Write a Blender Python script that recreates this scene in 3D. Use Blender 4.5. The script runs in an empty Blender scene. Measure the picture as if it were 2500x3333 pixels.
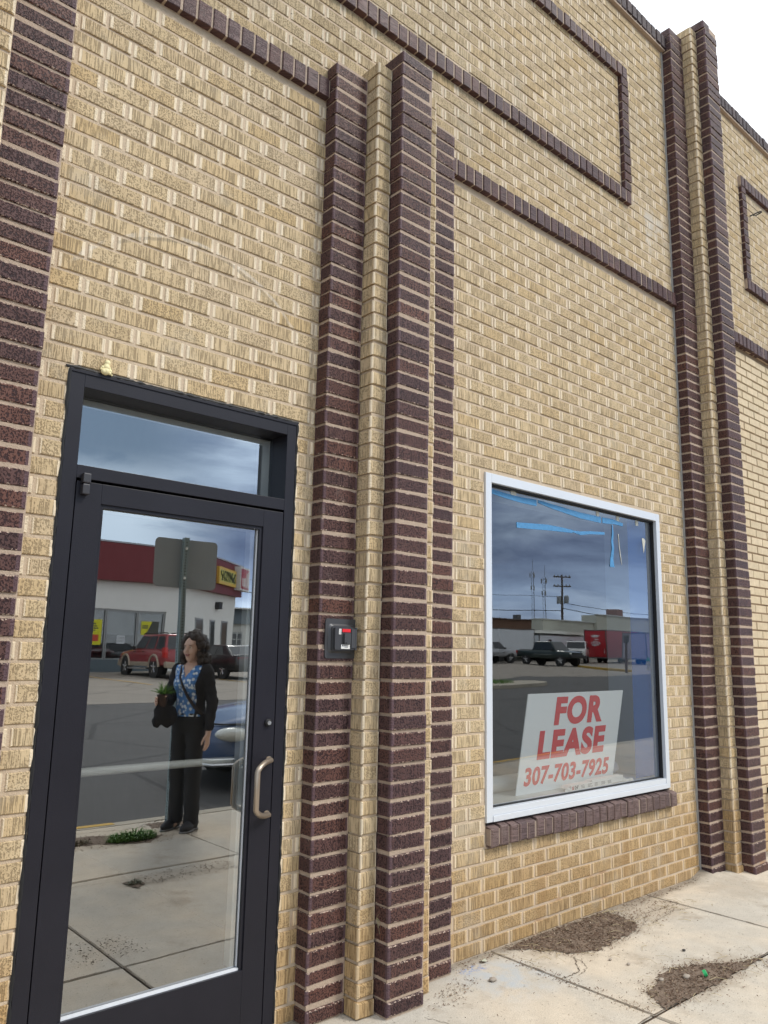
import bpy, bmesh, math, random
import numpy as np
from mathutils import Vector, Matrix
random.seed(7)
rng = np.random.default_rng(7)
sc = bpy.context.scene
C = sc.collection
R = math.radians

# ------------------------------------------------------------------ camera
cam_d = bpy.data.cameras.new('camera')
cam = bpy.data.objects.new('camera', cam_d); C.objects.link(cam)
cam_d.sensor_fit = 'HORIZONTAL'; cam_d.sensor_width = 36.0
cam_d.lens = 36.61; cam_d.clip_start = 0.05; cam_d.clip_end = 3000
right = Vector((0.74802, -0.66338, 0.01987)); up = Vector((-0.13071, -0.11792, 0.98438)); fwd = Vector((0.65067, 0.73894, 0.17492))
M = Matrix.Identity(4)
for i in range(3):
    M[i][0] = right[i]; M[i][1] = up[i]; M[i][2] = -fwd[i]
M[0][3], M[1][3], M[2][3] = 0.0, -2.83, 1.49
cam.matrix_world = M
sc.camera = cam

# ------------------------------------------------------------------ node helpers
class NT:
    def __init__(s, tree):
        s.t = tree; s.n = tree.nodes; s.l = tree.links
    def add(s, typ, **kw):
        n = s.n.new(typ)
        for k, v in kw.items(): setattr(n, k, v)
        return n
    def put(s, sock, val):
        if val is None: return
        if isinstance(val, bpy.types.NodeSocket): s.l.new(val, sock)
        else:
            if isinstance(val, (tuple, list)) and len(val) == 3 and sock.type == 'RGBA': val = (*val, 1)
            sock.default_value = val
    def math(s, op, a, b=None, c=None, clamp=False):
        n = s.add('ShaderNodeMath', operation=op, use_clamp=clamp)
        s.put(n.inputs[0], a)
        if b is not None: s.put(n.inputs[1], b)
        if c is not None: s.put(n.inputs[2], c)
        return n.outputs[0]
    def mix(s, fac, a, b, blend='MIX'):
        n = s.add('ShaderNodeMix', data_type='RGBA', blend_type=blend)
        s.put(n.inputs[0], fac); s.put(n.inputs[6], a); s.put(n.inputs[7], b)
        return n.outputs[2]
    def mixf(s, fac, a, b):
        n = s.add('ShaderNodeMix', data_type='FLOAT')
        s.put(n.inputs[0], fac); s.put(n.inputs[2], a); s.put(n.inputs[3], b)
        return n.outputs[0]
    def ss(s, x, lo, hi):
        n = s.add('ShaderNodeMapRange', interpolation_type='SMOOTHSTEP')
        s.put(n.inputs[0], x); s.put(n.inputs[1], lo); s.put(n.inputs[2], hi)
        return n.outputs[0]
    def noise(s, vec, scale, detail=2.0, rough=0.5, dist=0.0):
        n = s.add('ShaderNodeTexNoise')
        if vec is not None: s.put(n.inputs['Vector'], vec)
        n.inputs['Scale'].default_value = scale; n.inputs['Detail'].default_value = detail
        n.inputs['Roughness'].default_value = rough; n.inputs['Distortion'].default_value = dist
        return n.outputs['Fac']
    def vor(s, vec, scale, feature='F1'):
        n = s.add('ShaderNodeTexVoronoi', feature=feature)
        if vec is not None: s.put(n.inputs['Vector'], vec)
        n.inputs['Scale'].default_value = scale
        return n.outputs['Distance']
    def xyz(s, v):
        n = s.add('ShaderNodeSeparateXYZ'); s.put(n.inputs[0], v); return n.outputs
    def comb(s, x, y, z):
        n = s.add('ShaderNodeCombineXYZ'); s.put(n.inputs[0], x); s.put(n.inputs[1], y); s.put(n.inputs[2], z)
        return n.outputs[0]
    def ramp(s, fac, stops, interp='LINEAR'):
        n = s.add('ShaderNodeValToRGB'); n.color_ramp.interpolation = interp
        e = n.color_ramp.elements
        while len(e) < len(stops): e.new(0.5)
        for el, (p, c) in zip(e, stops):
            el.position = p; el.color = (*c, 1) if len(c) == 3 else c
        s.put(n.inputs[0], fac)
        return n.outputs[0]
    def bump(s, h, dist, strength=1.0):
        n = s.add('ShaderNodeBump'); s.put(n.inputs['Height'], h)
        n.inputs['Distance'].default_value = dist; n.inputs['Strength'].default_value = strength
        return n.outputs[0]

def new_mat(name):
    m = bpy.data.materials.new(name); m.use_nodes = True
    nt = NT(m.node_tree); b = nt.n['Principled BSDF']
    return m, nt, b

# ------------------------------------------------------------------ world: overcast sky with a storm front across the street
w = bpy.data.worlds.new('World'); sc.world = w; w.use_nodes = True
nt = NT(w.node_tree); bg = nt.n['Background']
SUN_EL, SUN_AZ = R(46), R(146)          # azimuth clockwise from +Y
sky = nt.add('ShaderNodeTexSky', sky_type='NISHITA', sun_disc=False, sun_elevation=SUN_EL, sun_rotation=SUN_AZ)
tc = nt.add('ShaderNodeTexCoord'); d = tc.outputs['Generated']
X, Y, Z = nt.xyz(d)
zc = nt.math('MAXIMUM', Z, 0.0)
den = nt.math('ADD', zc, 0.22)
pv = nt.comb(nt.math('DIVIDE', X, den), nt.math('DIVIDE', Y, den), nt.math('MULTIPLY', Z, 0.6))
n1 = nt.noise(pv, 1.1, 9.0, 0.55, 0.4)
n2 = nt.noise(pv, 0.5, 3.0, 0.5, 0.2)
# wispy layer with flat streaks low over the horizon
sv = nt.comb(nt.math('MULTIPLY', X, 4.5), nt.math('MULTIPLY', Y, 4.5), nt.math('MULTIPLY', Z, 19.0))
n3 = nt.noise(sv, 1.0, 8.0, 0.6, 0.5)
n4 = nt.noise(nt.comb(nt.math('MULTIPLY', X, 3.0), nt.math('MULTIPLY', Y, 3.0), nt.math('MULTIPLY', Z, 8.0)), 1.0, 7.0, 0.6, 0.6)
az = nt.math('DIVIDE', X, nt.math('MAXIMUM', nt.math('MULTIPLY', Y, -1.0), 0.02))   # tan of azimuth off -Y
front = nt.math('GREATER_THAN', 0.0, Y)
storm = nt.math('MULTIPLY', nt.ss(az, 0.42, 0.62), front)
storm_top = nt.math('SUBTRACT', 1.0, nt.ss(Z, 0.34, 0.58))
storm = nt.math('MULTIPLY', storm, storm_top)
# main overcast: white overhead and behind the building, grey-blue shelf over the street
shelf = nt.math('MULTIPLY', nt.ss(Z, 0.17, 0.24), nt.math('SUBTRACT', 1.0, nt.ss(Z, 0.40, 0.6)))
shelf = nt.math('MULTIPLY', shelf, nt.ss(Y, 0.2, -0.35))
bright = nt.mix(n1, (0.93, 1.0, 1.08), (1.46, 1.49, 1.52))
streak = nt.math('MULTIPLY', nt.ss(n3, 0.52, 0.66), nt.ss(Y, 0.1, -0.3))
streak = nt.math('MULTIPLY', streak, nt.math('SUBTRACT', 1.0, nt.ss(Z, 0.2, 0.4)))
over = nt.mix(nt.math('MULTIPLY', streak, 0.75), bright, (0.40, 0.50, 0.63))
shelfc = nt.mix(n2, (0.16, 0.22, 0.31), (0.40, 0.50, 0.62))
over = nt.mix(nt.math('MULTIPLY', shelf, 0.93), over, shelfc)
# storm cloud colours by height with noise
h = nt.math('ADD', Z, nt.math('MULTIPLY', nt.math('SUBTRACT', n3, 0.5), 0.17))
stc = nt.ramp(nt.math('MULTIPLY', h, 2.5), [(0.0, (0.55, 0.80, 1.18)), (0.09, (0.85, 1.05, 1.35)), (0.17, (0.50, 0.67, 0.98)), (0.34, (0.27, 0.36, 0.58)), (0.60, (0.72, 0.90, 1.14)), (1.0, (0.95, 1.05, 1.12))])
wisp = nt.math('MULTIPLY', nt.ss(n3, 0.55, 0.72), nt.math('SUBTRACT', 1.0, nt.ss(Z, 0.05, 0.13)))
stc = nt.mix(nt.math('MULTIPLY', wisp, 0.7), stc, (1.15, 1.25, 1.38))
stc = nt.mix(1.0, stc, nt.mix(nt.ss(n4, 0.34, 0.66), (0.50, 0.54, 0.64), (1.55, 1.52, 1.45)), 'MULTIPLY')
over = nt.mix(nt.math('MULTIPLY', nt.ss(Y, 0.0, -0.4), nt.math('SUBTRACT', 1.0, nt.ss(Z, 0.3, 0.6))), over, nt.mix(1.0, over, (0.84, 0.97, 1.09), 'MULTIPLY'))
cl = nt.mix(storm, over, stc)
skys = nt.mix(1.0, sky.outputs[0], (0.1, 0.1, 0.1), 'MULTIPLY')
cover = nt.mixf(nt.ss(n1, 0.30, 0.42), 0.86, 0.97)
final = nt.mix(cover, skys, cl)
nt.l.new(final, bg.inputs[0]); bg.inputs[1].default_value = 1.0

sun_d = bpy.data.lights.new('sun', 'SUN'); sun = bpy.data.objects.new('sun', sun_d); C.objects.link(sun)
sun_d.energy = 1.7; sun_d.angle = R(14); sun_d.color = (1.0, 0.955, 0.88)
sdir = Vector((math.sin(SUN_AZ) * math.cos(SUN_EL), math.cos(SUN_AZ) * math.cos(SUN_EL), math.sin(SUN_EL)))
sun.rotation_euler = sdir.to_track_quat('Z', 'Y').to_euler()
sun.location = (6, -10, 20)

vs = sc.view_settings
vs.view_transform = 'Standard'; vs.look = 'None'; vs.gamma = 1.0; vs.use_curve_mapping = False
vs.exposure = 0.45
sc.render.filter_size = 1.15
sc.cycles.use_denoising = True
sc.cycles.max_bounces = 8; sc.cycles.transparent_max_bounces = 12
sc.cycles.caustics_reflective = False; sc.cycles.caustics_refractive = False

# ------------------------------------------------------------------ object helpers
def tag(o, label=None, cat=None, group=None, kind=None):
    if label: o['label'] = label
    if cat: o['category'] = cat
    if group: o['group'] = group
    if kind: o['kind'] = kind
    return o
def thing(name, label, cat, loc=(0, 0, 0), rz=0.0, group=None):
    o = bpy.data.objects.new(name, None); C.objects.link(o)
    o.location = loc; o.rotation_euler = (0, 0, rz); o.empty_display_size = 0.2
    return tag(o, label, cat, group)

class MB:
    """collects faces and builds ONE mesh object"""
    def __init__(s): s.v = []; s.f = []; s.mi = []
    def face(s, idx, mi=0): s.f.append(tuple(idx)); s.mi.append(mi)
    def add(s, verts, faces, mi=0):
        o = len(s.v); s.v.extend([tuple(p) for p in verts])
        for f in faces: s.face([i + o for i in f], mi)
    def box(s, x0, x1, y0, y1, z0, z1, mi=0, bev=0.0):
        if bev <= 0:
            v = [(x0,y0,z0),(x1,y0,z0),(x1,y1,z0),(x0,y1,z0),(x0,y0,z1),(x1,y0,z1),(x1,y1,z1),(x0,y1,z1)]
            s.add(v, [(0,3,2,1),(4,5,6,7),(0,1,5,4),(1,2,6,5),(2,3,7,6),(3,0,4,7)], mi); return
        b = bev; bm = bmesh.new()
        bmesh.ops.create_cube(bm, size=1.0)
        for q in bm.verts:
            q.co = Vector(((x0+x1)/2 + q.co.x*(x1-x0), (y0+y1)/2 + q.co.y*(y1-y0), (z0+z1)/2 + q.co.z*(z1-z0)))
        bmesh.ops.bevel(bm, geom=bm.edges[:], offset=b, segments=2, profile=0.7, affect='EDGES')
        s.bm(bm, mi)
    def bm(s, bm, mi=0, mat=None):
        bm.verts.ensure_lookup_table(); bm.verts.index_update()
        s.add([(mat @ q.co if mat else q.co) for q in bm.verts], [[q.index for q in f.verts] for f in bm.faces], mi); bm.free()
    def tube(s, pts, r, seg=8, mi=0, caps=True):
        pts = [Vector(p) for p in pts]; n = len(pts)
        rr = r if isinstance(r, (list, tuple)) else [r] * n
        o = len(s.v); prev = None
        for i, p in enumerate(pts):
            t = (pts[min(i+1, n-1)] - pts[max(i-1, 0)]).normalized()
            if prev is None:
                a = Vector((0,0,1)) if abs(t.z) < 0.9 else Vector((1,0,0))
                u = t.cross(a).normalized()
            else: u = (prev - t * prev.dot(t)).normalized()
            prev = u; q = t.cross(u)
            for k in range(seg):
                an = 2*math.pi*k/seg
                s.v.append(tuple(p + (u*math.cos(an) + q*math.sin(an))*rr[i]))
        for i in range(n-1):
            for k in range(seg):
                k2 = (k+1) % seg
                s.face((o+i*seg+k, o+i*seg+k2, o+(i+1)*seg+k2, o+(i+1)*seg+k), mi)
        if caps:
            s.face([o+k for k in range(seg)][::-1], mi); s.face([o+(n-1)*seg+k for k in range(seg)], mi)
    def lathe(s, prof, center=(0,0,0), axis='z', seg=20, mi=0):
        o = len(s.v); cx, cy, cz = center
        for (r, h) in prof:
            for k in range(seg):
                a = 2*math.pi*k/seg; c, t = r*math.cos(a), r*math.sin(a)
                if axis == 'z': s.v.append((cx+c, cy+t, cz+h))
                elif axis == 'x': s.v.append((cx+h, cy+c, cz+t))
                else: s.v.append((cx+c, cy+h, cz+t))
        for i in range(len(prof)-1):
            for k in range(seg):
                k2 = (k+1) % seg
                s.face((o+i*seg+k, o+i*seg+k2, o+(i+1)*seg+k2, o+(i+1)*seg+k), mi)
        s.face([o+k for k in range(seg)][::-1], mi); s.face([o+(len(prof)-1)*seg+k for k in range(seg)], mi)
    def ell(s, c, r, seg=16, rings=10, mi=0):
        bm = bmesh.new(); bmesh.ops.create_uvsphere(bm, u_segments=seg, v_segments=rings, radius=1.0)
        s.bm(bm, mi, Matrix.Translation(c) @ Matrix.Diagonal((*r, 1)))
    def build(s, name, mats, parent=None, smooth=False, bevel=0.0):
        me = bpy.data.meshes.new(name); me.from_pydata(s.v, [], s.f)
        for m in (mats if isinstance(mats, (list, tuple)) else [mats]): me.materials.append(m)
        me.polygons.foreach_set('material_index', s.mi)
        bm = bmesh.new(); bm.from_mesh(me); bmesh.ops.recalc_face_normals(bm, faces=bm.faces[:]); bm.to_mesh(me); bm.free()
        me.polygons.foreach_set('use_smooth', [bool(smooth)] * len(me.polygons))
        if smooth and smooth != 'all':
            try: me.set_sharp_from_angle(angle=R(38))
            except Exception: pass
        me.update()
        o = bpy.data.objects.new(name, me); C.objects.link(o)
        if parent is not None: o.parent = parent
        if bevel:
            b = o.modifiers.new('bevel', 'BEVEL'); b.width = bevel; b.segments = 2; b.limit_method = 'ANGLE'
        return o

def simple(name, col, rough=0.6, metal=0.0, var=0.12, nscale=6.0, bump=0.0, bscale=40.0, spec=0.5, coat=0.0):
    m, nt, b = new_mat(name)
    tc = nt.add('ShaderNodeTexCoord').outputs['Object']
    n = nt.noise(tc, nscale, 4.0, 0.6)
    lo = tuple(c * (1 - var) for c in col); hi = tuple(min(1, c * (1 + var)) for c in col)
    nt.l.new(nt.mix(n, lo, hi), b.inputs['Base Color'])
    b.inputs['Roughness'].default_value = rough; b.inputs['Metallic'].default_value = metal
    b.inputs['Specular IOR Level'].default_value = spec
    if coat: b.inputs['Coat Weight'].default_value = coat; b.inputs['Coat Roughness'].default_value = 0.05
    if bump: nt.l.new(nt.bump(nt.noise(tc, bscale, 3.0, 0.6), bump), b.inputs['Normal'])
    return m

# ------------------------------------------------------------------ brick materials
def brick_mat(name, pal, groove, edge, rough, mortar=None, groove_scale=125.0, streak=True, gloss_bump=0.0016, depth=0.5, axis='v', pitty=0.22, scar=False):
    m, nt, b = new_mat(name)
    geo = nt.add('ShaderNodeNewGeometry').outputs['Position']
    x, y, z = nt.xyz(geo)
    rnd = nt.add('ShaderNodeAttribute', attribute_name='rnd'); r, g, bl = nt.xyz(rnd.outputs['Color'])
    uv = nt.add('ShaderNodeUVMap', uv_map='UVMap').outputs[0]; u, v, _ = nt.xyz(uv)
    c = nt.math('ADD', x, y)
    if axis == 'v':      # combed vertically
        gv = nt.comb(nt.math('MULTIPLY', c, groove_scale), nt.math('MULTIPLY', z, groove_scale * 0.055), nt.math('MULTIPLY', g, 60.0))
    else:                # combed horizontally
        gv = nt.comb(nt.math('MULTIPLY', c, groove_scale * 0.12), nt.math('MULTIPLY', z, groove_scale), nt.math('MULTIPLY', g, 60.0))
    ng = nt.noise(gv, 1.0, 1.0, 0.5)
    pits = nt.noise(nt.comb(nt.math('MULTIPLY', c, 1.0), nt.math('MULTIPLY', z, 0.75), nt.math('MULTIPLY', g, 9.0)), 165.0, 2.0, 0.55)
    rough_b = nt.ss(bl, 0.25, 0.75)
    tex = nt.mixf(nt.mixf(rough_b, pitty, min(0.95, pitty + 0.45)), ng, pits)
    base = nt.ramp(r, [(i / max(1, len(pal) - 1), p) for i, p in enumerate(pal)])
    mid = nt.noise(geo, 21.0, 3.0, 0.6)
    base = nt.mix(1.0, base, nt.mix(mid, (0.80, 0.79, 0.77), (1.18, 1.18, 1.18)), 'MULTIPLY')
    crest = nt.ss(tex, 0.415, 0.53)
    col = nt.mix(nt.math('MULTIPLY', nt.math('SUBTRACT', 1.0, crest), depth), base, groove)
    # smooth arrises at the ends of each brick
    eu = nt.math('MINIMUM', u, nt.math('SUBTRACT', 1.0, u)); em = nt.ss(nt.math('ADD', eu, nt.math('MULTIPLY', nt.math('SUBTRACT', mid, 0.5), 0.03)), 0.060, 0.044)
    if edge is not None: col = nt.mix(nt.math('MULTIPLY', em, 0.78), col, edge)
    if mortar is not None:   # ragged smears of mortar along the beds
        ev = nt.math('MINIMUM', v, nt.math('SUBTRACT', 1.0, v))
        rag = nt.noise(geo, 95.0, 4.0, 0.65)
        sm = nt.ss(nt.math('SUBTRACT', ev, nt.math('MULTIPLY', nt.math('SUBTRACT', rag, 0.56), 0.50)), 0.012, 0.0)
        col = nt.mix(sm, col, mortar)
    if streak:
        big = nt.noise(nt.comb(nt.math('MULTIPLY', x, 1.0), y, nt.math('MULTIPLY', z, 0.45)), 1.6, 5.0, 0.6)
        col = nt.mix(1.0, col, nt.mix(big, (0.86, 0.85, 0.83), (1.10, 1.10, 1.11)), 'MULTIPLY')
        # soot that has run down from the coping, and damp brown staining near the pavement
        top = nt.math('MULTIPLY', nt.ss(z, 3.5, 5.0), nt.ss(big, 0.50, 0.66))
        topx = nt.math('MULTIPLY', nt.ss(nt.math('ABSOLUTE', nt.math('SUBTRACT', x, 2.3)), 1.6, 0.4), nt.ss(z, 3.1, 4.6))
        col = nt.mix(nt.math('MULTIPLY', nt.math('MAXIMUM', nt.math('MULTIPLY', top, 0.5), nt.math('MULTIPLY', topx, 0.62)), 0.8), col, nt.mix(1.0, col, (0.70, 0.73, 0.76), 'MULTIPLY'))
        low = nt.math('MULTIPLY', nt.ss(nt.math('ADD', z, nt.math('MULTIPLY', big, -0.5)), 0.42, 0.0), 0.7)
        col = nt.mix(low, col, nt.mix(1.0, col, (0.74, 0.60, 0.42), 'MULTIPLY'))
    if not streak:
        big = nt.noise(geo, 1.9, 5.0, 0.65); salt = nt.ss(nt.noise(geo, 4.3, 5.0, 0.7), 0.60, 0.74)
        col = nt.mix(1.0, col, nt.mix(big, (0.74, 0.75, 0.78), (1.30, 1.27, 1.24)), 'MULTIPLY')
        col = nt.mix(nt.math('MULTIPLY', salt, 0.22), col, (0.30, 0.245, 0.215))
    if scar:     # the chalky trace of a removed awning over the door, and a bleached repair by the corner of the panel
        dx = nt.math('SUBTRACT', x, 1.42); dz = nt.math('SUBTRACT', z, 2.535)
        rr = nt.math('SQRT', nt.math('ADD', nt.math('MULTIPLY', dx, dx), nt.math('MULTIPLY', dz, dz)))
        wob = nt.math('ADD', rr, nt.math('MULTIPLY', nt.math('SUBTRACT', mid, 0.5), 0.02))
        ring = nt.math('MULTIPLY', nt.ss(nt.math('ABSOLUTE', nt.math('SUBTRACT', wob, 0.632)), 0.012, 0.003), nt.ss(z, 2.86, 2.95))
        ring = nt.math('MULTIPLY', ring, nt.ss(nt.noise(geo, 7.0, 2.0), 0.36, 0.5))
        col = nt.mix(nt.math('MULTIPLY', ring, 0.36), col, (0.76, 0.70, 0.62))
        ring2 = nt.math('MULTIPLY', nt.ss(nt.math('ABSOLUTE', nt.math('SUBTRACT', wob, 0.616)), 0.010, 0.003), nt.ss(z, 3.0, 3.08))
        col = nt.mix(nt.math('MULTIPLY', ring2, 0.40), col, (0.15, 0.135, 0.115))
        ew = nt.math('MULTIPLY', nt.ss(nt.math('ABSOLUTE', nt.math('SUBTRACT', x, 5.12)), 0.45, 0.1), nt.ss(nt.math('ABSOLUTE', nt.math('SUBTRACT', z, 4.72)), 0.28, 0.06))
        ew = nt.math('MULTIPLY', ew, nt.ss(nt.noise(geo, 5.5, 4.0, 0.65), 0.46, 0.62))
        col = nt.mix(nt.math('MULTIPLY', ew, 0.7), col, (0.62, 0.58, 0.52))
        # grey weather bloom and small dark chips
        bloom = nt.ss(nt.noise(geo, 2.7, 5.0, 0.62), 0.55, 0.70)
        col = nt.mix(nt.math('MULTIPLY', bloom, 0.30), col, (0.46, 0.42, 0.35))
        chip = nt.ss(nt.noise(geo, 38.0, 2.0, 0.5), 0.735, 0.76)
        col = nt.mix(nt.math('MULTIPLY', chip, 0.8), col, (0.10, 0.085, 0.065))
        rust = nt.math('MULTIPLY', nt.ss(nt.noise(nt.comb(nt.math('MULTIPLY', x, 5.0), y, nt.math('MULTIPLY', z, 1.3)), 1.0, 3.0, 0.6), 0.58, 0.70), nt.math('MULTIPLY', nt.ss(z, 0.56, 0.40), nt.ss(x, 3.1, 3.4)))
        col = nt.mix(nt.math('MULTIPLY', rust, 0.5), col, (0.33, 0.20, 0.09))
    nt.l.new(col, b.inputs['Base Color'])
    b.inputs['Roughness'].default_value = rough; b.inputs['Specular IOR Level'].default_value = 0.2
    hh = nt.math('ADD', nt.math('MULTIPLY', crest, 1.0), nt.math('MULTIPLY', mid, 0.5))
    nt.l.new(nt.bump(hh, gloss_bump, 0.9), b.inputs['Normal'])
    return m

def mortar_mat(name, col, var=0.14):
    m, nt, b = new_mat(name)
    geo = nt.add('ShaderNodeNewGeometry').outputs['Position']; x, y, z = nt.xyz(geo)
    n = nt.noise(geo, 60.0, 4.0, 0.65); n2 = nt.noise(geo, 2.2, 4.0, 0.6)
    cc = nt.mix(n, tuple(k * (1 - var) for k in col), tuple(k * (1 + var) for k in col))
    cc = nt.mix(1.0, cc, nt.mix(n2, (0.86, 0.84, 0.82), (1.1, 1.1, 1.1)), 'MULTIPLY')
    stain = nt.math('MULTIPLY', nt.ss(nt.noise(geo, 3.1, 3.0, 0.6), 0.56, 0.68), nt.ss(z, 0.65, 0.2))
    cc = nt.mix(nt.math('MULTIPLY', stain, 0.55), cc, (0.40, 0.20, 0.08))
    nt.l.new(cc, b.inputs['Base Color']); b.inputs['Roughness'].default_value = 0.95
    nt.l.new(nt.bump(nt.noise(geo, 130.0, 4.0, 0.7), 0.004), b.inputs['Normal'])
    return m

TAN = brick_mat('tan_combed_brick', [(0.53,0.405,0.245),(0.57,0.442,0.275),(0.605,0.475,0.30),(0.585,0.455,0.282),(0.615,0.478,0.292),(0.57,0.448,0.295),(0.59,0.446,0.262),(0.565,0.418,0.232)], (0.205,0.152,0.09), (0.86,0.74,0.56), 0.85, depth=0.66, groove_scale=215.0, scar=True)
PURPLE = brick_mat('purple_glazed_brick', [(0.105,0.055,0.048),(0.085,0.048,0.048),(0.122,0.061,0.050),(0.090,0.052,0.053),(0.138,0.065,0.050),(0.080,0.046,0.045)], (0.020,0.011,0.014), (0.12,0.075,0.085), 0.5, mortar=(0.47,0.36,0.285), depth=0.85, gloss_bump=0.0026, streak=False, pitty=0.75)
BANDB = brick_mat('purple_header_brick', [(0.098,0.052,0.050),(0.080,0.045,0.047),(0.120,0.064,0.058),(0.084,0.050,0.056)], (0.030,0.018,0.020), None, 0.5, depth=0.6, gloss_bump=0.0014, streak=False, axis='h')
SILLB = brick_mat('weathered_sill_brick', [(0.155,0.108,0.100),(0.125,0.088,0.086),(0.19,0.135,0.122),(0.145,0.10,0.098),(0.115,0.082,0.085)], (0.06,0.042,0.04), (0.20,0.14,0.125), 0.7, depth=0.6, gloss_bump=0.0016, streak=False, axis='h')
PALE = brick_mat('pale_smooth_brick', [(0.64,0.53,0.36),(0.69,0.57,0.40),(0.61,0.505,0.35),(0.66,0.535,0.36)], (0.48,0.38,0.25), None, 0.8, depth=0.3, gloss_bump=0.0005)
MORT_T = mortar_mat('tan_mortar', (0.58, 0.465, 0.34))
MORT_P = mortar_mat('pink_mortar', (0.455, 0.352, 0.27), 0.24)
MORT_B = mortar_mat('band_mortar', (0.47, 0.37, 0.29))
MORT_S = mortar_mat('dark_joint', (0.30, 0.21, 0.13))

# ------------------------------------------------------------------ brick collector (fast path, one mesh per part)
class Bricks:
    def __init__(s): s.V = []; s.F = []; s.UV = []; s.RND = []; s.n = 0
    def brick(s, x0, x1, y0, y1, z0, z1, ch=0.0028, jit=0.0012, dj=0.0016):
        """front at y0 (toward the street), back at y1; chamfered front and sides"""
        j = lambda a=jit: random.uniform(-a, a)
        x0 += j(); x1 += j(); z0 += j(); z1 += j(); y0 += j(dj)
        sl = j(jit*0.8); tl = j(jit*0.8)
        a = (x0, x1, z0 - sl, z1 - sl); c = ch
        za0, za1, zb0, zb1 = z0 - sl, z1 - sl, z0 + sl, z1 + sl
        fr = [(x0+c, y0, za0+c), (x1-c, y0+tl, zb0+c), (x1-c, y0+tl, zb1-c), (x0+c, y0, za1-c)]
        mi = [(x0, y0+c, za0), (x1, y0+c+tl, zb0), (x1, y0+c+tl, zb1), (x0, y0+c, za1)]
        bk = [(x0, y1, za0), (x1, y1, zb0), (x1, y1, zb1), (x0, y1, za1)]
        o = s.n; s.V += fr + mi + bk; s.n += 12
        uvq = [(0.0,0.0),(1.0,0.0),(1.0,1.0),(0.0,1.0)]
        s.F.append((o, o+1, o+2, o+3)); s.UV += uvq
        for k in range(4):
            k2 = (k+1) % 4
            s.F.append((o+4+k, o+4+k2, o+k2, o+k)); s.UV += [uvq[k], uvq[k2], uvq[k2], uvq[k]]
        side = {0: [(0.5,0.5)]*4, 2: [(0.5,0.5)]*4, 1: [(0,0),(1,0),(1,1),(0,1)], 3: [(1,1),(1,1),(0,0),(0,0)]}
        for k in range(4):
            k2 = (k+1) % 4
            s.F.append((o+8+k, o+8+k2, o+4+k2, o+4+k))
            if k == 1: s.UV += [(1,0),(1,1),(0,1),(0,0)]
            elif k == 3: s.UV += [(0,1),(0,0),(1,0),(1,1)]
            else: s.UV += [(0.5,0.5)]*4
        r = (random.random(), random.random(), random.random(), 1.0)
        s.RND += [r] * 36
    def core(s, x0, x1, y0, y1, z0, z1):
        """mortar core behind the bricks of the same part (second material)"""
        o = s.n; s.n += 8
        s.V += [(x0,y0,z0),(x1,y0,z0),(x1,y1,z0),(x0,y1,z0),(x0,y0,z1),(x1,y0,z1),(x1,y1,z1),(x0,y1,z1)]
        s.corefrom = getattr(s, 'corefrom', len(s.F))
        for f in ((0,3,2,1),(4,5,6,7),(0,1,5,4),(1,2,6,5),(2,3,7,6),(3,0,4,7)): s.F.append(tuple(o + i for i in f)); s.UV += [(0.5, 0.5)] * 4; s.RND += [(.5, .5, .5, 1)] * 4
    def build(s, name, mat, parent, mat2=None):
        me = bpy.data.meshes.new(name); me.from_pydata(s.V, [], s.F); me.materials.append(mat)
        if mat2:
            me.materials.append(mat2); me.polygons.foreach_set('material_index', [0 if i < s.corefrom else 1 for i in range(len(s.F))])
        uv = me.uv_layers.new(name='UVMap'); uv.data.foreach_set('uv', np.array(s.UV, dtype=np.float32).ravel())
        ca = me.color_attributes.new('rnd', 'FLOAT_COLOR', 'CORNER'); ca.data.foreach_set('color', np.array(s.RND, dtype=np.float32).ravel())
        me.update()
        o = bpy.data.objects.new(name, me); C.objects.link(o); o.parent = parent
        return o

PITCH, CR, J = 0.2145, 0.07155, 0.0125
"""wall openings x0,x1,z0,z1"""
DOOR = (0.941, 1.957, -0.2, 2.487)
WIN = (3.235, 5.107, 0.500, 2.489)
GROUPS = [-0.033, 2.056, 5.480, 9.60]
PIL_W = 0.847
WALL_TOP = 4.965 + 1.49
PAR_TOP = 5.085 + 1.49
X_MIN, X_MAX = -3.0, 14.0

building = thing('brick_building', 'low tan brick shop building with dark purple brick pilasters and bands', 'building')
GROUPS = [(-3.467, 6.66), (-0.033, 4.39), (2.056, 4.39), (5.480, 6.66)]
X_MIN, X_MAX = -4.2, 12.6
P1, P2, P3 = 0.08, 0.16, 0.236

def subtract(iv, holes):
    out = [iv]
    for a, b in holes:
        nxt = []
        for p, q in out:
            if b <= p or a >= q: nxt.append((p, q)); continue
            if a - p > 0.01: nxt.append((p, a))
            if q - b > 0.01: nxt.append((b, q))
        out = nxt
    return out

# bands and panel frames: (x0, x1, z0, z1) of horizontal runs, standing 30 mm proud
B0, B1 = 4.185, 4.287
HRUNS = [(0.814, 2.056, B0, B1), (2.903, 5.480, B0, B1), (6.327, X_MAX, B0, B1), (X_MIN + 0.62, -0.033, B0, B1),
         (-2.01, 4.87, 4.796, 4.892), (-2.01, 4.87, 5.838, 5.935), (6.81, 11.6, 4.79, 4.886), (6.81, 11.6, 5.82, 5.92)]
VRUNS = [(-2.01, -1.922, 4.892, 5.838), (4.783, 4.87, 4.892, 5.838), (6.81, 6.898, 4.886, 5.82), (11.512, 11.6, 4.886, 5.82)]

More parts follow.
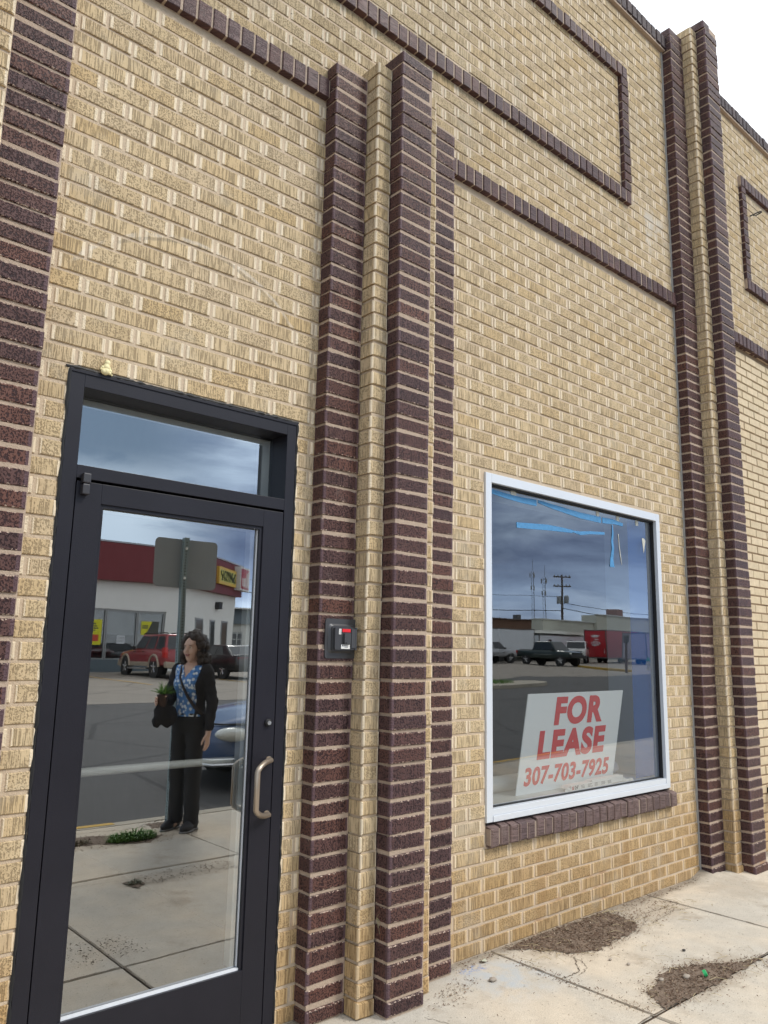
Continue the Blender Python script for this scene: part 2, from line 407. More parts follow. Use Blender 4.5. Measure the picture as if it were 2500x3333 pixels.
# ---- main wall: every brick a bevelled block bedded in a recessed mortar sheet
bw = Bricks(); bp = Bricks()
n_rows = int(WALL_TOP / CR)
for i in range(-2, n_rows + 1):
    z0, z1 = i * CR + J / 2, (i + 1) * CR - J / 2
    if z1 > WALL_TOP + 0.02: z1 = WALL_TOP
    if z1 - z0 < 0.02: continue
    zc = (z0 + z1) / 2
    holes = []
    for (a, b, c, d) in (DOOR, WIN):
        if c < zc < d: holes.append((a, b))
    for (a, b, c, d) in HRUNS + VRUNS:
        if z0 >= c - 0.035 and z1 <= d + 0.035 and c - 0.01 < zc < d + 0.01: holes.append((a - 0.004, b + 0.004))
    off = 0.0 if i % 2 else PITCH / 2
    for (a, b) in subtract((X_MIN, X_MAX), sorted(holes)):
        k = math.floor((a - 4.82 - off) / PITCH)
        x = 4.82 + off + k * PITCH
        while x < b:
            xa, xb = max(x + J / 2, a + 0.003), min(x + PITCH - J / 2, b - 0.003)
            infill = xa > 6.2 and zc < B0
            if xb - xa > 0.018:
                (bp if infill else bw).brick(xa, xb, random.uniform(-0.001, 0.0015) + (0.012 if infill else 0), 0.07, z0, z1, jit=0.0011 if not infill else 0.0007)
            x += PITCH
wall = bw.build('wall', TAN, building)
# mortar body of the wall with the two openings left out
mm = MB()
YM, YB = 0.0048, 0.25
def wbox(x0, x1, z0, z1): mm.box(x0, x1, YM, YB, z0, z1)
wbox(X_MIN, DOOR[0] + 0.004, -0.3, WALL_TOP); wbox(DOOR[0] + 0.004, DOOR[1] - 0.004, DOOR[3], WALL_TOP)
wbox(DOOR[1] - 0.004, WIN[0] + 0.004, -0.3, WALL_TOP); wbox(WIN[0] + 0.004, WIN[1] - 0.004, WIN[3], WALL_TOP)
wbox(WIN[0] + 0.004, WIN[1] - 0.004, -0.3, WIN[2] + 0.02); wbox(WIN[1] - 0.004, 6.2, -0.3, WALL_TOP); wbox(6.2, X_MAX, B0, WALL_TOP)
mm.build('mortar', MORT_T, wall)
mi = MB(); mi.box(6.2, X_MAX, 0.0185, YB, -0.3, B0)
infill = bp.build('infill_wall', PALE, building); mi.build('mortar', MORT_S, infill)

# ---- header bands
for (x0, x1, z0, z1) in HRUNS:
    bb = Bricks(); n = max(1, round((x1 - x0) / 0.0737)); p = (x1 - x0) / n
    for k in range(n):
        bb.brick(x0 + k * p + 0.006, x0 + (k + 1) * p - 0.006, -0.030 + random.uniform(-0.0025, 0.0025), 0.05, z0, z1, ch=0.003, jit=0.0014)
    band = bb.build('brick_band', BANDB, building)
    q = MB(); q.box(x0, x1, -0.0235, 0.05, z0 + 0.004, z1 - 0.004); q.build('mortar', MORT_B, band)
for (x0, x1, z0, z1) in VRUNS:
    bb = Bricks(); n = max(1, round((z1 - z0) / CR)); p = (z1 - z0) / n
    for k in range(n):
        bb.brick(x0, x1, -0.030 + random.uniform(-0.0025, 0.0025), 0.05, z0 + k * p + 0.006, z0 + (k + 1) * p - 0.006, ch=0.003, jit=0.002)
    band = bb.build('brick_band', PURPLE, building)
    q = MB(); q.box(x0 + 0.004, x1 - 0.004, -0.0225, 0.05, z0, z1); q.build('mortar', MORT_B, band)
# ---- parapet coping of headers
COPE = brick_mat('sooty_coping_brick', [(0.075,0.055,0.058),(0.06,0.046,0.05),(0.09,0.064,0.064),(0.07,0.052,0.056)], (0.025,0.018,0.02), None, 0.6, depth=0.6, streak=False, axis='h')
for (x0, x1) in ((X_MIN, -3.467), (-2.62, 5.480), (6.327, X_MAX)):
    bb = Bricks(); n = max(1, round((x1 - x0) / 0.0737)); p = (x1 - x0) / n
    for k in range(n):
        bb.brick(x0 + k * p + 0.006, x0 + (k + 1) * p - 0.006, -0.036 + random.uniform(-0.003, 0.003), 0.26, WALL_TOP + 0.012, PAR_TOP, ch=0.004, jit=0.0016)
    cop = bb.build('coping', COPE, building)
    q = MB(); q.box(x0, x1, -0.028, 0.255, WALL_TOP - 0.004, PAR_TOP - 0.005); q.build('mortar', MORT_B, cop)

# ---- pilasters: five ribs stepping out to the middle one
def pilaster(xs, top):
    ribs = [(0.000, 0.202, P1, top, 1), (0.202, 0.296, P2, top + 0.06, 0), (0.296, 0.511, P3, top + 0.135, 1), (0.511, 0.622, P2, top + 0.06, 0), (0.622, 0.847, P1, top, 1)]
    root = bpy.data.objects.new('pilaster', None); C.objects.link(root); root.parent = building; root.empty_display_size = 0.2
    for (a, b, p, t, dark) in ribs:
        n = int(t / CR) + 1; br = Bricks()
        for i in range(-2, n):
            z0, z1 = i * CR + (0.0068 if dark else 0.006), (i + 1) * CR - (0.0068 if dark else 0.006)
            if z1 > t: z1 = t
            if z1 - z0 < 0.03: continue
            if t - z1 < 0.02 and dark and p == P3:    # loose top course split in two
                br.brick(xs + a - 0.008, xs + a + 0.095, -p + 0.004, 0.0, z0 - 0.004, z1, ch=0.005, jit=0.003); br.brick(xs + a + 0.112, xs + b + 0.004, -p + 0.016, 0.0, z0 - 0.008, z1 - 0.006, ch=0.005, jit=0.003)
                continue
            k = 1.0 if i > 2 else 1.6
            br.brick(xs + a + 0.0005, xs + b - (0.004 if dark else 0.003), -p - (0.006 if i <= 0 else 0), 0.0, z0, z1, ch=(0.0035 if dark else 0.004) * k, jit=0.0026 * k, dj=0.0034)
        br.core(xs + a + (0.006 if dark else 0.008), xs + b - 0.002, -p + (0.005 if dark else 0.007), 0.0, -0.3, t - 0.02)
        br.build('rib' if dark else 'tan_rib', PURPLE if dark else TAN, root, MORT_P if dark else MORT_T)
    return root
for gx, top in GROUPS: pilaster(gx, top)
ej = MB(); ej.box(5.462, 5.4795, -0.004, 0.02, 0.0, 6.45); ej.build('expansion_joint', simple('grey_sealant', (0.36, 0.345, 0.32), 0.9, bump=0.004, bscale=60), building)

# ---- sill of sloping headers under the window
bb = Bricks(); x0, x1 = 3.238, 5.128; n = 25; p = (x1 - x0) / n
for k in range(n):
    bb.brick(x0 + k * p + 0.005, x0 + (k + 1) * p - 0.006, -0.038 + random.uniform(-0.004, 0.004), 0.06, 0.507 + random.uniform(-0.004, 0.004), 0.600 + random.uniform(-0.003, 0.003), ch=0.006, jit=0.0025)
for i, vv in enumerate(bb.V):       # weathered top falls to the front
    if vv[2] > 0.57 and vv[1] > 0.02: bb.V[i] = (vv[0], vv[1], vv[2] + 0.022)
sill = bb.build('window_sill', SILLB, building)
q = MB(); q.box(x0 + 0.004, x1 - 0.004, -0.029, 0.06, 0.513, 0.592); q.build('mortar', mortar_mat('sill_mortar', (0.33, 0.26, 0.21)), sill)

# ---- interior shell, roof and rear of the building
INT = simple('interior_plaster', (0.30, 0.285, 0.265), 0.9)
IFL = simple('interior_floor', (0.16, 0.14, 0.12), 0.6)
q = MB(); q.box(X_MIN, X_MAX, 7.6, 7.85, -0.3, WALL_TOP); q.box(X_MIN, X_MIN + 0.25, YB, 7.6, -0.3, WALL_TOP); q.box(X_MAX - 0.25, X_MAX, YB, 7.6, -0.3, WALL_TOP); q.box(2.35, 2.47, YB, 7.6, 0.02, 3.3)
q.build('rear_wall', INT, building)
q = MB(); q.box(X_MIN + 0.25, X_MAX - 0.25, YB, 7.6, 6.2, 6.35); q.box(X_MIN + 0.25, X_MAX - 0.25, YB, 7.6, 3.3, 3.36); q.build('roof', INT, building)
q = MB(); q.box(X_MIN + 0.25, X_MAX - 0.25, YB, 7.6, -0.1, 0.012); q.build('interior_floor', IFL, building)

# ------------------------------------------------------------------ glass
def glass_mat(name, refl, tint, rough=0.0, wobble=0.0):
    m = bpy.data.materials.new(name); m.use_nodes = True
    nt = NT(m.node_tree); nt.n.remove(nt.n['Principled BSDF']); out = nt.n['Material Output']
    tr = nt.add('ShaderNodeBsdfTransparent'); tr.inputs[0].default_value = (*tint, 1)
    gl = nt.add('ShaderNodeBsdfGlossy'); gl.inputs['Roughness'].default_value = rough; gl.inputs['Color'].default_value = (0.95, 0.98, 1.0, 1)
    fr = nt.add('ShaderNodeFresnel'); fr.inputs[0].default_value = 1.5
    fac = nt.math('ADD', nt.math('MULTIPLY', fr.outputs[0], 0.5), refl, clamp=True)
    mx = nt.add('ShaderNodeMixShader'); nt.l.new(fac, mx.inputs[0]); nt.l.new(tr.outputs[0], mx.inputs[1]); nt.l.new(gl.outputs[0], mx.inputs[2])
    if wobble:
        tc = nt.add('ShaderNodeTexCoord').outputs['Object']
        nb = nt.bump(nt.noise(tc, 2.3, 1.0, 0.4), wobble); nt.l.new(nb, gl.inputs['Normal'])
    nt.l.new(mx.outputs[0], out.inputs[0])
    return m
GLASS = glass_mat('coated_glass', 0.36, (0.97, 0.99, 0.98), wobble=0.0006)
GLASSW = glass_mat('shop_window_glass', 0.19, (0.98, 1.0, 1.0), wobble=0.0004)
GLASS2 = glass_mat('inner_glass', 0.055, (0.88, 0.90, 0.89))
def pane(name, x0, x1, z0, z1, y, mat, parent, tilt=0.0):
    q = MB(); q.add([(x0, y, z0), (x1, y + tilt, z0), (x1, y + tilt, z1), (x0, y, z1)], [(0, 1, 2, 3)])
    return q.build(name, mat, parent)

BRONZE = simple('dark_bronze_metal', (0.0145, 0.014, 0.020), 0.40, 0.0, var=0.30, nscale=3.0, bump=0.0004, bscale=220, spec=0.28)
BLACK = simple('black_rubber', (0.010, 0.010, 0.011), 0.6)
ALU = simple('clear_aluminium', (0.66, 0.69, 0.73), 0.40, 0.15, var=0.05, nscale=2.0)
SPACER = simple('pale_spacer', (0.92, 0.94, 0.92), 0.5, var=0.03)

# ---- door frame with transom
df = MB(); F0, F1 = 0.0, 0.15
X0, X1, ZT = 0.943, 1.955, 2.485
df.box(X0, 0.996, F0, F1, 0.0, ZT); df.box(1.907, X1, F0, F1, 0.0, ZT)
df.box(0.996, 1.907, F0, F1, 2.434, ZT); df.box(0.996, 1.907, F0, F1, 2.090, 2.139)
df.box(0.936, 1.962, -0.004, 0.02, ZT - 0.001, ZT + 0.012)
frame = df.build('door_frame', BRONZE, building, bevel=0.0012)
q = MB()      # bead of black sealant round the frame, squeezed out unevenly
def bead(p0, p1, n, r):
    pts = []; 
    for k in range(n + 1):
        t = k / n; pts.append((p0[0] + (p1[0]-p0[0])*t + random.uniform(-.0015, .0015), 0.001 + random.uniform(-.001, .001), p0[2] + (p1[2]-p0[2])*t + random.uniform(-.0015, .0015)))
    q.tube(pts, [r * random.uniform(0.45, 1.2) for _ in pts], 6)
bead((0.938, 0, 0.02), (0.938, 0, 2.49), 90, 0.0065); bead((1.960, 0, 0.02), (1.960, 0, 2.49), 90, 0.0055)
bead((0.925, 0, 2.500), (1.962, 0, 2.500), 70, 0.008)
q.build('sealant_bead', BLACK, frame, smooth=True)
tr = MB(); tr.box(1.0, 1.903, 0.117, 0.135, 2.424, 2.434); tr.box(1.897, 1.907, 0.117, 0.135, 2.14, 2.43)
tw = tr.build('transom_window', BLACK, building)
pane('glass', 0.996, 1.907, 2.139, 2.434, 0.116, GLASS, tw)
q = MB()
q.box(0.97, 1.94, 0.152, 0.25, 2.434, 2.47); q.box(1.907, 1.94, 0.152, 0.25, 2.10, 2.434); q.box(0.97, 0.996, 0.152, 0.25, 2.10, 2.434)
q.build('inner_lining', SPACER, tw)
q = MB(); q.box(1.0, 1.857, 0.122, 0.131, 2.396, 2.424); q.box(1.857, 1.897, 0.122, 0.131, 2.139, 2.424); q.build('glazing_stop', SPACER, tw)
# ---- door leaf
dl = MB(); L0, L1 = -0.001, 0.045
lx0, lx1, lz0, lz1 = 0.9995, 1.9025, 0.012, 2.079
gx0, gx1, gz0, gz1 = 1.094, 1.803, 0.252, 2.004
dl.box(lx0, gx0, L0, L1, lz0, lz1); dl.box(gx1, lx1, L0, L1, lz0, lz1); dl.box(gx0, gx1, L0, L1, lz0, gz0); dl.box(gx0, gx1, L0, L1, gz1, lz1)
door = dl.build('door', BRONZE, building, bevel=0.0012)
q = MB(); s = 0.013
q.box(gx0, gx0 + s, 0.006, 0.024, gz0, gz1); q.box(gx1 - s, gx1, 0.006, 0.024, gz0, gz1); q.box(gx0 + s, gx1 - s, 0.006, 0.024, gz1 - s, gz1)
q.build('glazing_stop', BRONZE, door)
q = MB(); q.box(gx0 + s, gx1 - s, 0.010, 0.024, gz0, gz0 + 0.008); q.box(gx1 - s - 0.004, gx1 - s, 0.021, 0.026, gz0 + 0.01, gz1 - s)
q.build('glazing_gasket', simple('white_gasket', (0.75, 0.77, 0.8), 0.35), door)
pane('glass', gx0, gx1, gz0, gz1, 0.026, GLASS, door)
q = MB(); q.box(gx1 - 0.03, gx1 - 0.002, 0.05, 0.09, gz0, gz1); q.box(gx0, gx1 - 0.03, 0.05, 0.09, gz1 - 0.016, gz1); q.build('inner_lining', SPACER, door)
q = MB()      # push bar on the inside
q.tube([(1.02, 0.115, 1.031), (1.55, 0.115, 1.031), (1.86, 0.115, 1.029)], [0.0165, 0.0155, 0.014], 12); q.box(1.83, 1.885, 0.05, 0.125, 1.0, 1.06); q.box(1.01, 1.05, 0.05, 0.125, 1.0, 1.06)
q.build('push_bar', simple('pale_push_bar', (0.92, 0.90, 0.82), 0.35, var=0.03), door, smooth=True)
q = MB()      # offset pull
zz0, zz1 = 0.822, 1.036; r0 = 0.0115; pts = []
pts.append((1.882, 0.0, zz1)); pts.append((1.879, -0.022, zz1))
for k in range(7):
    a = math.pi / 2 * k / 6; pts.append((1.862 - 0.070 * math.sin(a) + 0.012 * math.cos(a) , -0.022 - 0.040 * math.sin(a), zz1 - 0.034 * (1 - math.cos(a))))
for k in range(7):
    a = math.pi / 2 * (1 - k / 6); pts.append((1.862 - 0.070 * math.sin(a) + 0.012 * math.cos(a), -0.022 - 0.040 * math.sin(a), zz0 + 0.034 * (1 - math.cos(a))))
pts.append((1.879, -0.022, zz0)); pts.append((1.882, 0.0, zz0))
q.tube(pts, r0, 12); q.lathe([(0.015, -0.004), (0.015, 0.0)], (1.882, 0, zz1), 'y', 14); q.lathe([(0.015, -0.004), (0.015, 0.0)], (1.882, 0, zz0), 'y', 14)
q.build('pull_handle', simple('satin_bronze', (0.40, 0.33, 0.26), 0.36, 0.75, var=0.06), door, smooth=True)
q = MB(); q.lathe([(0.0155, 0.0), (0.0155, -0.010), (0.012, -0.014), (0.0, -0.014)], (1.868, -0.001, 1.186), 'y', 18)
lk = q.build('lock_cylinder', BLACK, door, smooth=True)
q = MB(); q.lathe([(0.009, -0.0145), (0.0085, -0.0165), (0.0, -0.0165)], (1.868, -0.001, 1.186), 'y', 16); q.box(1.867, 1.869, -0.0182, -0.0165, 1.181, 1.191, 0); q.build('key_plug', simple('key_plug_steel', (0.62, 0.62, 0.6), 0.3, 0.9), lk)
q = MB(); q.box(1.012, 1.040, -0.030, 0.0, 2.070, 2.106, bev=0.004); q.box(1.013, 1.039, -0.028, -0.001, 2.028, 2.066, bev=0.004); q.lathe([(0.008, 0), (0.008, 0.006)], (1.026, -0.016, 2.064), 'z', 12)
q.build('pivot_hinge', simple('hinge_metal', (0.05, 0.048, 0.052), 0.35, 0.3), door)
q = MB(); q.box(0.996, 1.907, -0.06, 0.15, 0.0, 0.0105); q.build('threshold', simple('threshold_aluminium', (0.35, 0.34, 0.33), 0.5, 0.5), frame)

# ---- window
wf = MB(); a0, a1, c0, c1 = 3.2375, 5.1045, 0.622, 2.4865
wf.box(a0, a0 + 0.049, -0.008, 0.09, c0, c1); wf.box(a1 - 0.047, a1, -0.008, 0.09, c0, c1)
wf.box(a0 + 0.049, a1 - 0.047, -0.008, 0.09, c1 - 0.052, c1); wf.box(a0 + 0.049, a1 - 0.047, -0.012, 0.09, c0, c0 + 0.030); wf.box(a0 + 0.049, a1 - 0.047, -0.005, 0.09, c0 + 0.0305, c0 + 0.063)
window = wf.build('window', ALU, building, bevel=0.0015)
q = MB(); gx0w, gx1w, gz0w, gz1w = a0 + 0.049, a1 - 0.047, c0 + 0.063, c1 - 0.052; s = 0.010
q.box(gx0w, gx0w + 0.004, 0.024, 0.042, gz0w, gz1w); q.box(gx1w - 0.006, gx1w, 0.016, 0.042, gz0w, gz1w); q.box(gx0w, gx1w, 0.014, 0.042, gz1w - s, gz1w); q.box(gx0w, gx1w, 0.026, 0.042, gz0w, gz0w + 0.007)
q.build('glazing_gasket', BLACK, window)
pane('glass', gx0w, gx1w, gz0w, gz1w, 0.036, GLASSW, window)
q = MB()
q.box(gx0w - 0.02, gx1w + 0.03, 0.0905, 0.42, 0.60, 0.684); q.build('interior_ledge', simple('pale_ledge', (0.55, 0.55, 0.52), 0.6), window)
q = MB(); q.box(gx1w + 0.005, gx1w + 0.03, 0.0905, 0.42, 0.684, 2.45); q.box(gx0w - 0.03, gx0w - 0.005, 0.0905, 0.42, 0.684, 2.45); q.box(gx0w - 0.03, gx1w + 0.03, 0.0905, 0.42, 2.45, 2.48)
q.build('inner_lining', simple('lining_paint', (0.42, 0.50, 0.52), 0.6), window)
# ------------------------------------------------------------------ things fixed to or lying in the shop front
# translucent blue protective film inside the right edge of the pane
m = bpy.data.materials.new('blue_film'); m.use_nodes = True; nt = NT(m.node_tree); nt.n.remove(nt.n['Principled BSDF'])
t_ = nt.add('ShaderNodeBsdfTransparent'); t_.inputs[0].default_value = (0.5, 0.65, 0.95, 1)
d_ = nt.add('ShaderNodeBsdfDiffuse'); d_.inputs[0].default_value = (0.07, 0.24, 0.58, 1)
mx = nt.add('ShaderNodeMixShader'); mx.inputs[0].default_value = 0.26; nt.l.new(t_.outputs[0], mx.inputs[1]); nt.l.new(d_.outputs[0], mx.inputs[2]); nt.l.new(mx.outputs[0], nt.n['Material Output'].inputs[0])
FILM = m
q = MB(); q.box(4.795, 5.035, 0.064, 0.0648, 0.70, 2.425)
tag(q.build('window_film', FILM), 'strip of blue translucent film stuck inside the right side of the shop window', 'film')

TAPE = simple('blue_masking_tape', (0.065, 0.24, 0.47), 0.7, var=0.3, nscale=30, bump=0.004, bscale=35)
WTAPE = simple('cream_masking_tape', (0.52, 0.52, 0.46), 0.7, var=0.08, nscale=25)
def strip(pts, wd, label, mat, name='tape_strip', grp='pieces of tape on the window glass', y=0.0345):
    q = MB(); n = len(pts); ws = [v_ * (0.84 if mat is TAPE else 1) for v_ in (wd if isinstance(wd, (list, tuple)) else [wd] * n)]
    o = []
    for i, (x, z) in enumerate(pts):
        a = pts[max(i-1, 0)]; b = pts[min(i+1, n-1)]; t = Vector((b[0]-a[0], b[1]-a[1])).normalized(); nn = Vector((-t.y, t.x))
        o.append(((x + nn.x*ws[i]/2, z + nn.y*ws[i]/2), (x - nn.x*ws[i]/2, z - nn.y*ws[i]/2)))
    for i in range(n-1):
        (a1, a2), (b1, b2) = o[i], o[i+1]
        vv = [(p[0], y - 0.0005 - 0.0012 * ((i + k) % 2), p[1]) for k, p in ((0, a1), (0, a2), (1, b2), (1, b1))] + [(p[0], y, p[1]) for p in (a1, a2, b2, b1)]
        q.add(vv, [(0,1,2,3),(7,6,5,4),(0,4,5,1),(1,5,6,2),(2,6,7,3),(3,7,4,0)])
    return tag(q.build(name, mat), label, 'tape', grp)
strip([(3.555, 2.229), (3.70, 2.238), (3.85, 2.249), (3.98, 2.252), (4.11, 2.254)], [0.038, 0.041, 0.042, 0.034, 0.024], 'wide left half of the long lower strip of blue tape on the window', TAPE)
strip([(4.105, 2.256), (4.19, 2.252), (4.30, 2.268), (4.466, 2.282)], [0.012, 0.028, 0.024, 0.020], 'twisted right half of the long lower strip of blue tape on the window', TAPE)
strip([(3.292, 2.40), (3.45, 2.388), (3.60, 2.383), (3.745, 2.386)], [0.03, 0.036, 0.040, 0.046], 'faded blue tape strip in the top left corner of the window', TAPE)
strip([(3.762, 2.398), (3.90, 2.386), (4.05, 2.377), (4.20, 2.368), (4.43, 2.368)], [0.022, 0.034, 0.040, 0.046, 0.05], 'long upper blue tape strip along the middle of the window top', TAPE)
strip([(4.446, 2.368), (4.53, 2.372), (4.58, 2.374), (4.69, 2.367)], [0.046, 0.044, 0.036, 0.026], 'short notched blue tape piece at the right end of the upper row', TAPE)
strip([(4.562, 2.352), (4.566, 2.30), (4.556, 2.24), (4.562, 2.19), (4.545, 2.12), (4.546, 2.066)], [0.012, 0.022, 0.030, 0.032, 0.042, 0.066], 'blue tape strip hanging straight down at the right of the window', TAPE)
strip([(4.634, 2.298), (4.632, 2.282), (4.640, 2.22), (4.650, 2.15), (4.664, 2.09)], [0.008, 0.005, 0.006, 0.007, 0.003], 'thin white torn thread of tape beside the hanging blue strip', WTAPE)
for (x, z, a, b, lab) in ((3.53, 2.412, 0.05, 0.026, 'cream tape scrap near the left end of the window top'), (4.395, 2.402, 0.032, 0.034, 'cream tape scrap above the right end of the long upper blue strip'), (4.632, 2.400, 0.032, 0.034, 'cream tape scrap above the notched blue tape piece'), (4.872, 2.400, 0.036, 0.038, 'cream tape scrap nearest the top right corner of the window'), (4.952, 2.25, 0.026, 0.105, 'tall pale tape scrap at the right edge of the window glass')):
    strip([(x - a/2, z), (x, z + 0.002), (x + a/2, z - 0.002)], [b, b*0.96, b*0.8], lab, WTAPE)

# ---- FOR LEASE sign leaning against the inside of the glass
sg = thing('lease_sign', 'white sign with red FOR LEASE lettering leaning inside the window', 'sign', (4.195, 0.175, 0.686))
SW = simple('white_sign_board', (0.87, 0.91, 0.91), 0.45, var=0.02); SR = simple('red_sign_ink', (0.70, 0.016, 0.020), 0.5, var=0.05)
tilt = math.atan2(0.102, 0.575)
H, W = 0.585, 0.995
Rt = Matrix.Rotation(tilt, 4, 'X')
sg.rotation_euler = (tilt, R(-0.3), 0)
q = MB(); q.box(-W/2, W/2, 0.0, 0.005, 0.0, H); q.build('board', SW, sg)
def text(body, size, x, z, bold, mat, parent, name='lettering', y=-0.0012, xs=1.0, ext=0.0004, rot=0.0, shear=0.0, align='CENTER', rz=0.0):
    cu = bpy.data.curves.new(name, 'FONT'); cu.body = body; cu.size = size; cu.offset = bold; cu.extrude = ext; cu.align_x = align; cu.shear = shear; cu.space_character = 1.0 + bold / size * 2.2
    tmp = bpy.data.objects.new(name, cu); C.objects.link(tmp)
    dg = bpy.context.evaluated_depsgraph_get(); me = bpy.data.meshes.new_from_object(tmp.evaluated_get(dg)); bpy.data.objects.remove(tmp); 
    me.materials.clear(); me.materials.append(mat); me.name = name
    me.transform(Matrix.Translation((x, y, z)) @ Matrix.Rotation(rz, 4, 'Z') @ Matrix.Rotation(math.pi/2, 4, 'X') @ Matrix.Rotation(rot, 4, 'Z') @ Matrix.Diagonal((xs, 1, 1, 1)))
    me.update(); o = bpy.data.objects.new(name, me); C.objects.link(o); o.parent = parent
    return o
text('FOR', 0.218, 0.02, 0.402, 0.0105, SR, sg, xs=1.12)
text('LEASE', 0.218, -0.005, 0.205, 0.0105, SR, sg, xs=1.12)
text('307-703-7925', 0.142, -0.005, 0.052, 0.0046, SR, sg, xs=1.02)

# ---- roll, boxes and scraps lying on the ledge inside
q = MB(); q.tube([(3.30, 0.315, 0.730), (4.2, 0.318, 0.731), (4.93, 0.32, 0.730)], 0.045, 20)
q.tube([(3.299, 0.315, 0.730), (3.2995, 0.315, 0.730)], 0.03, 16)
tag(q.build('paper_roll', simple('paper_roll_white', (0.60, 0.61, 0.58), 0.8, var=0.08), smooth=True), 'long pale paper roll lying on the ledge behind the lease sign', 'roll')
CARD = simple('white_carton', (0.78, 0.77, 0.73), 0.7, var=0.06, nscale=14); INK = simple('carton_ink', (0.13, 0.13, 0.14), 0.7); INKR = simple('carton_red', (0.55, 0.06, 0.06), 0.7)
def carton(x, y, z, L, Wd, Hh, rz, label, marks):
    t = thing('carton', label, 'box', (x, y, z), rz, 'cartons on the window ledge')
    q = MB(); q.box(0, L, 0, Wd, 0, Hh, bev=0.002)
    q.add([(0, 0, Hh), (-0.03, 0.004, Hh - 0.016), (-0.03, Wd - 0.004, Hh - 0.014), (0, Wd, Hh)], [(0,1,2,3)]); q.build('box', CARD, t)
    q = MB()
    for (a, b, c, d) in marks: q.box(a, b, -0.0006, -0.0001, c, d)
    q.build('print', INK, t)
    return t
mk = []
for k in range(5):
    for r_ in range(3): mk.append((0.11 + k*0.075, 0.11 + k*0.075 + random.uniform(0.03, 0.055), 0.008 + r_*0.007, 0.0105 + r_*0.007))
c1 = carton(4.09, 0.075, 0.685, 0.46, 0.055, 0.031, R(1.5), 'long white printed carton lying in front of the lease sign', mk)
q = MB(); 
for r_ in range(3): q.box(0.012, 0.036, -0.0007, -0.0001, 0.006 + r_*0.007, 0.0105 + r_*0.007)
q.build('red_bars', INKR, c1); text("24'", 0.030, 0.062, 0.006, 0.0008, INK, c1, 'print')
c2 = carton(4.33, 0.088, 0.687, 0.36, 0.045, 0.040, R(0.8), 'second white carton lying behind the right end of the front one', [(0.14, 0.16, 0.012, 0.026), (0.165, 0.185, 0.012, 0.026), (0.20, 0.225, 0.012, 0.026), (0.02, 0.10, 0.012, 0.015), (0.02, 0.11, 0.02, 0.023)])
for i, (x, y, r0, lab) in enumerate(((4.71, 0.10, 0.035, 'crumpled cream paper scrap at the right end of the cartons'), (4.77, 0.09, 0.028, 'small torn paper scrap farthest right on the ledge'), (4.055, 0.07, 0.03, 'grey crumpled scrap at the left end of the cartons'))):
    bm = bmesh.new(); bmesh.ops.create_icosphere(bm, subdivisions=2, radius=1)
    for v in bm.verts: v.co = Vector((v.co.x*r0*random.uniform(.6,1.3), v.co.y*r0*0.6*random.uniform(.6,1.2), max(-0.002, v.co.z*r0*0.7*random.uniform(.5,1.3))))
    q = MB(); q.bm(bm, 0, Matrix.Translation((x, y, 0.687))); tag(q.build('paper_scrap', CARD), lab, 'paper', 'paper scraps on the window ledge')

# ---- key box on the pilaster
kb = thing('key_box', 'dark grey metal key safe with red label on the first rib beside the door', 'key box', (2.177, -P1 - 0.001, 1.539))
KG = simple('key_box_grey', (0.075, 0.075, 0.080), 0.42, 0.35, var=0.08, nscale=8)
def rrect(q, hx, hz, r, y0, y1, mi=0, hx2=None, hz2=None):
    def ring(hx, hz, y):
        o = []
        for cx, cz, a0 in ((hx-r, hz-r, 0), (-hx+r, hz-r, 90), (-hx+r, -hz+r, 180), (hx-r, -hz+r, 270)):
            for k in range(5): a = R(a0 + 22.5*k); o.append((cx + r*math.cos(a), y, cz + r*math.sin(a)))
        return o
    A = ring(hx, hz, y0); B = ring(hx2 or hx, hz2 or hz, y1); n = len(A)
    q.add(A + B, [[k, (k+1) % n, n+(k+1) % n, n+k] for k in range(n)] + [list(range(n))[::-1], list(range(n, 2*n))], mi)
q = MB(); rrect(q, 0.087, 0.086, 0.012, 0.0, -0.006); rrect(q, 0.072, 0.064, 0.014, -0.0055, -0.014, hx2=0.062, hz2=0.055); rrect(q, 0.062, 0.054, 0.010, -0.014, -0.022)
q.build('flange', KG, kb, smooth=True)
q = MB(); rrect(q, 0.056, 0.048, 0.006, -0.0215, -0.036); fr_ = q.build('door', simple('key_box_door', (0.062, 0.062, 0.068), 0.4, 0.3), kb)
q = MB(); rrect(q, 0.017, 0.024, 0.004, -0.036, -0.048); q.lathe([(0.004, 0), (0.004, -0.001), (0, -0.001)], (-0.009, -0.048, -0.019), 'y', 10, 1); o = q.build('cover', [KG, BLACK], kb); o.location = (0.006, 0, 0.0)
q = MB(); q.box(-0.017, 0.028, -0.038, -0.036, 0.028, 0.042, bev=0.0006); q.build('red_label', simple('red_label', (0.75, 0.02, 0.03), 0.4), kb)
q = MB(); q.box(-0.036, -0.024, -0.0375, -0.036, 0.018, 0.042); q.build('white_label', simple('white_label', (0.78, 0.78, 0.76), 0.5), kb)
q = MB(); q.box(-0.022, 0.026, -0.0375, -0.036, -0.044, -0.026)
lb = q.build('white_label', simple('white_label', (0.78, 0.78, 0.76), 0.5), kb)
q = MB()
for r_ in range(4): q.box(-0.033, -0.027, -0.0381, -0.0376, 0.021 + r_*0.005, 0.0225 + r_*0.005)
q.box(-0.018, -0.012, -0.0381, -0.0376, -0.033, -0.027); q.box(-0.009, 0.012, -0.0381, -0.0376, -0.031, -0.029); q.box(-0.004, 0.016, -0.0381, -0.0376, -0.038, -0.036); q.build('print', INK, lb)
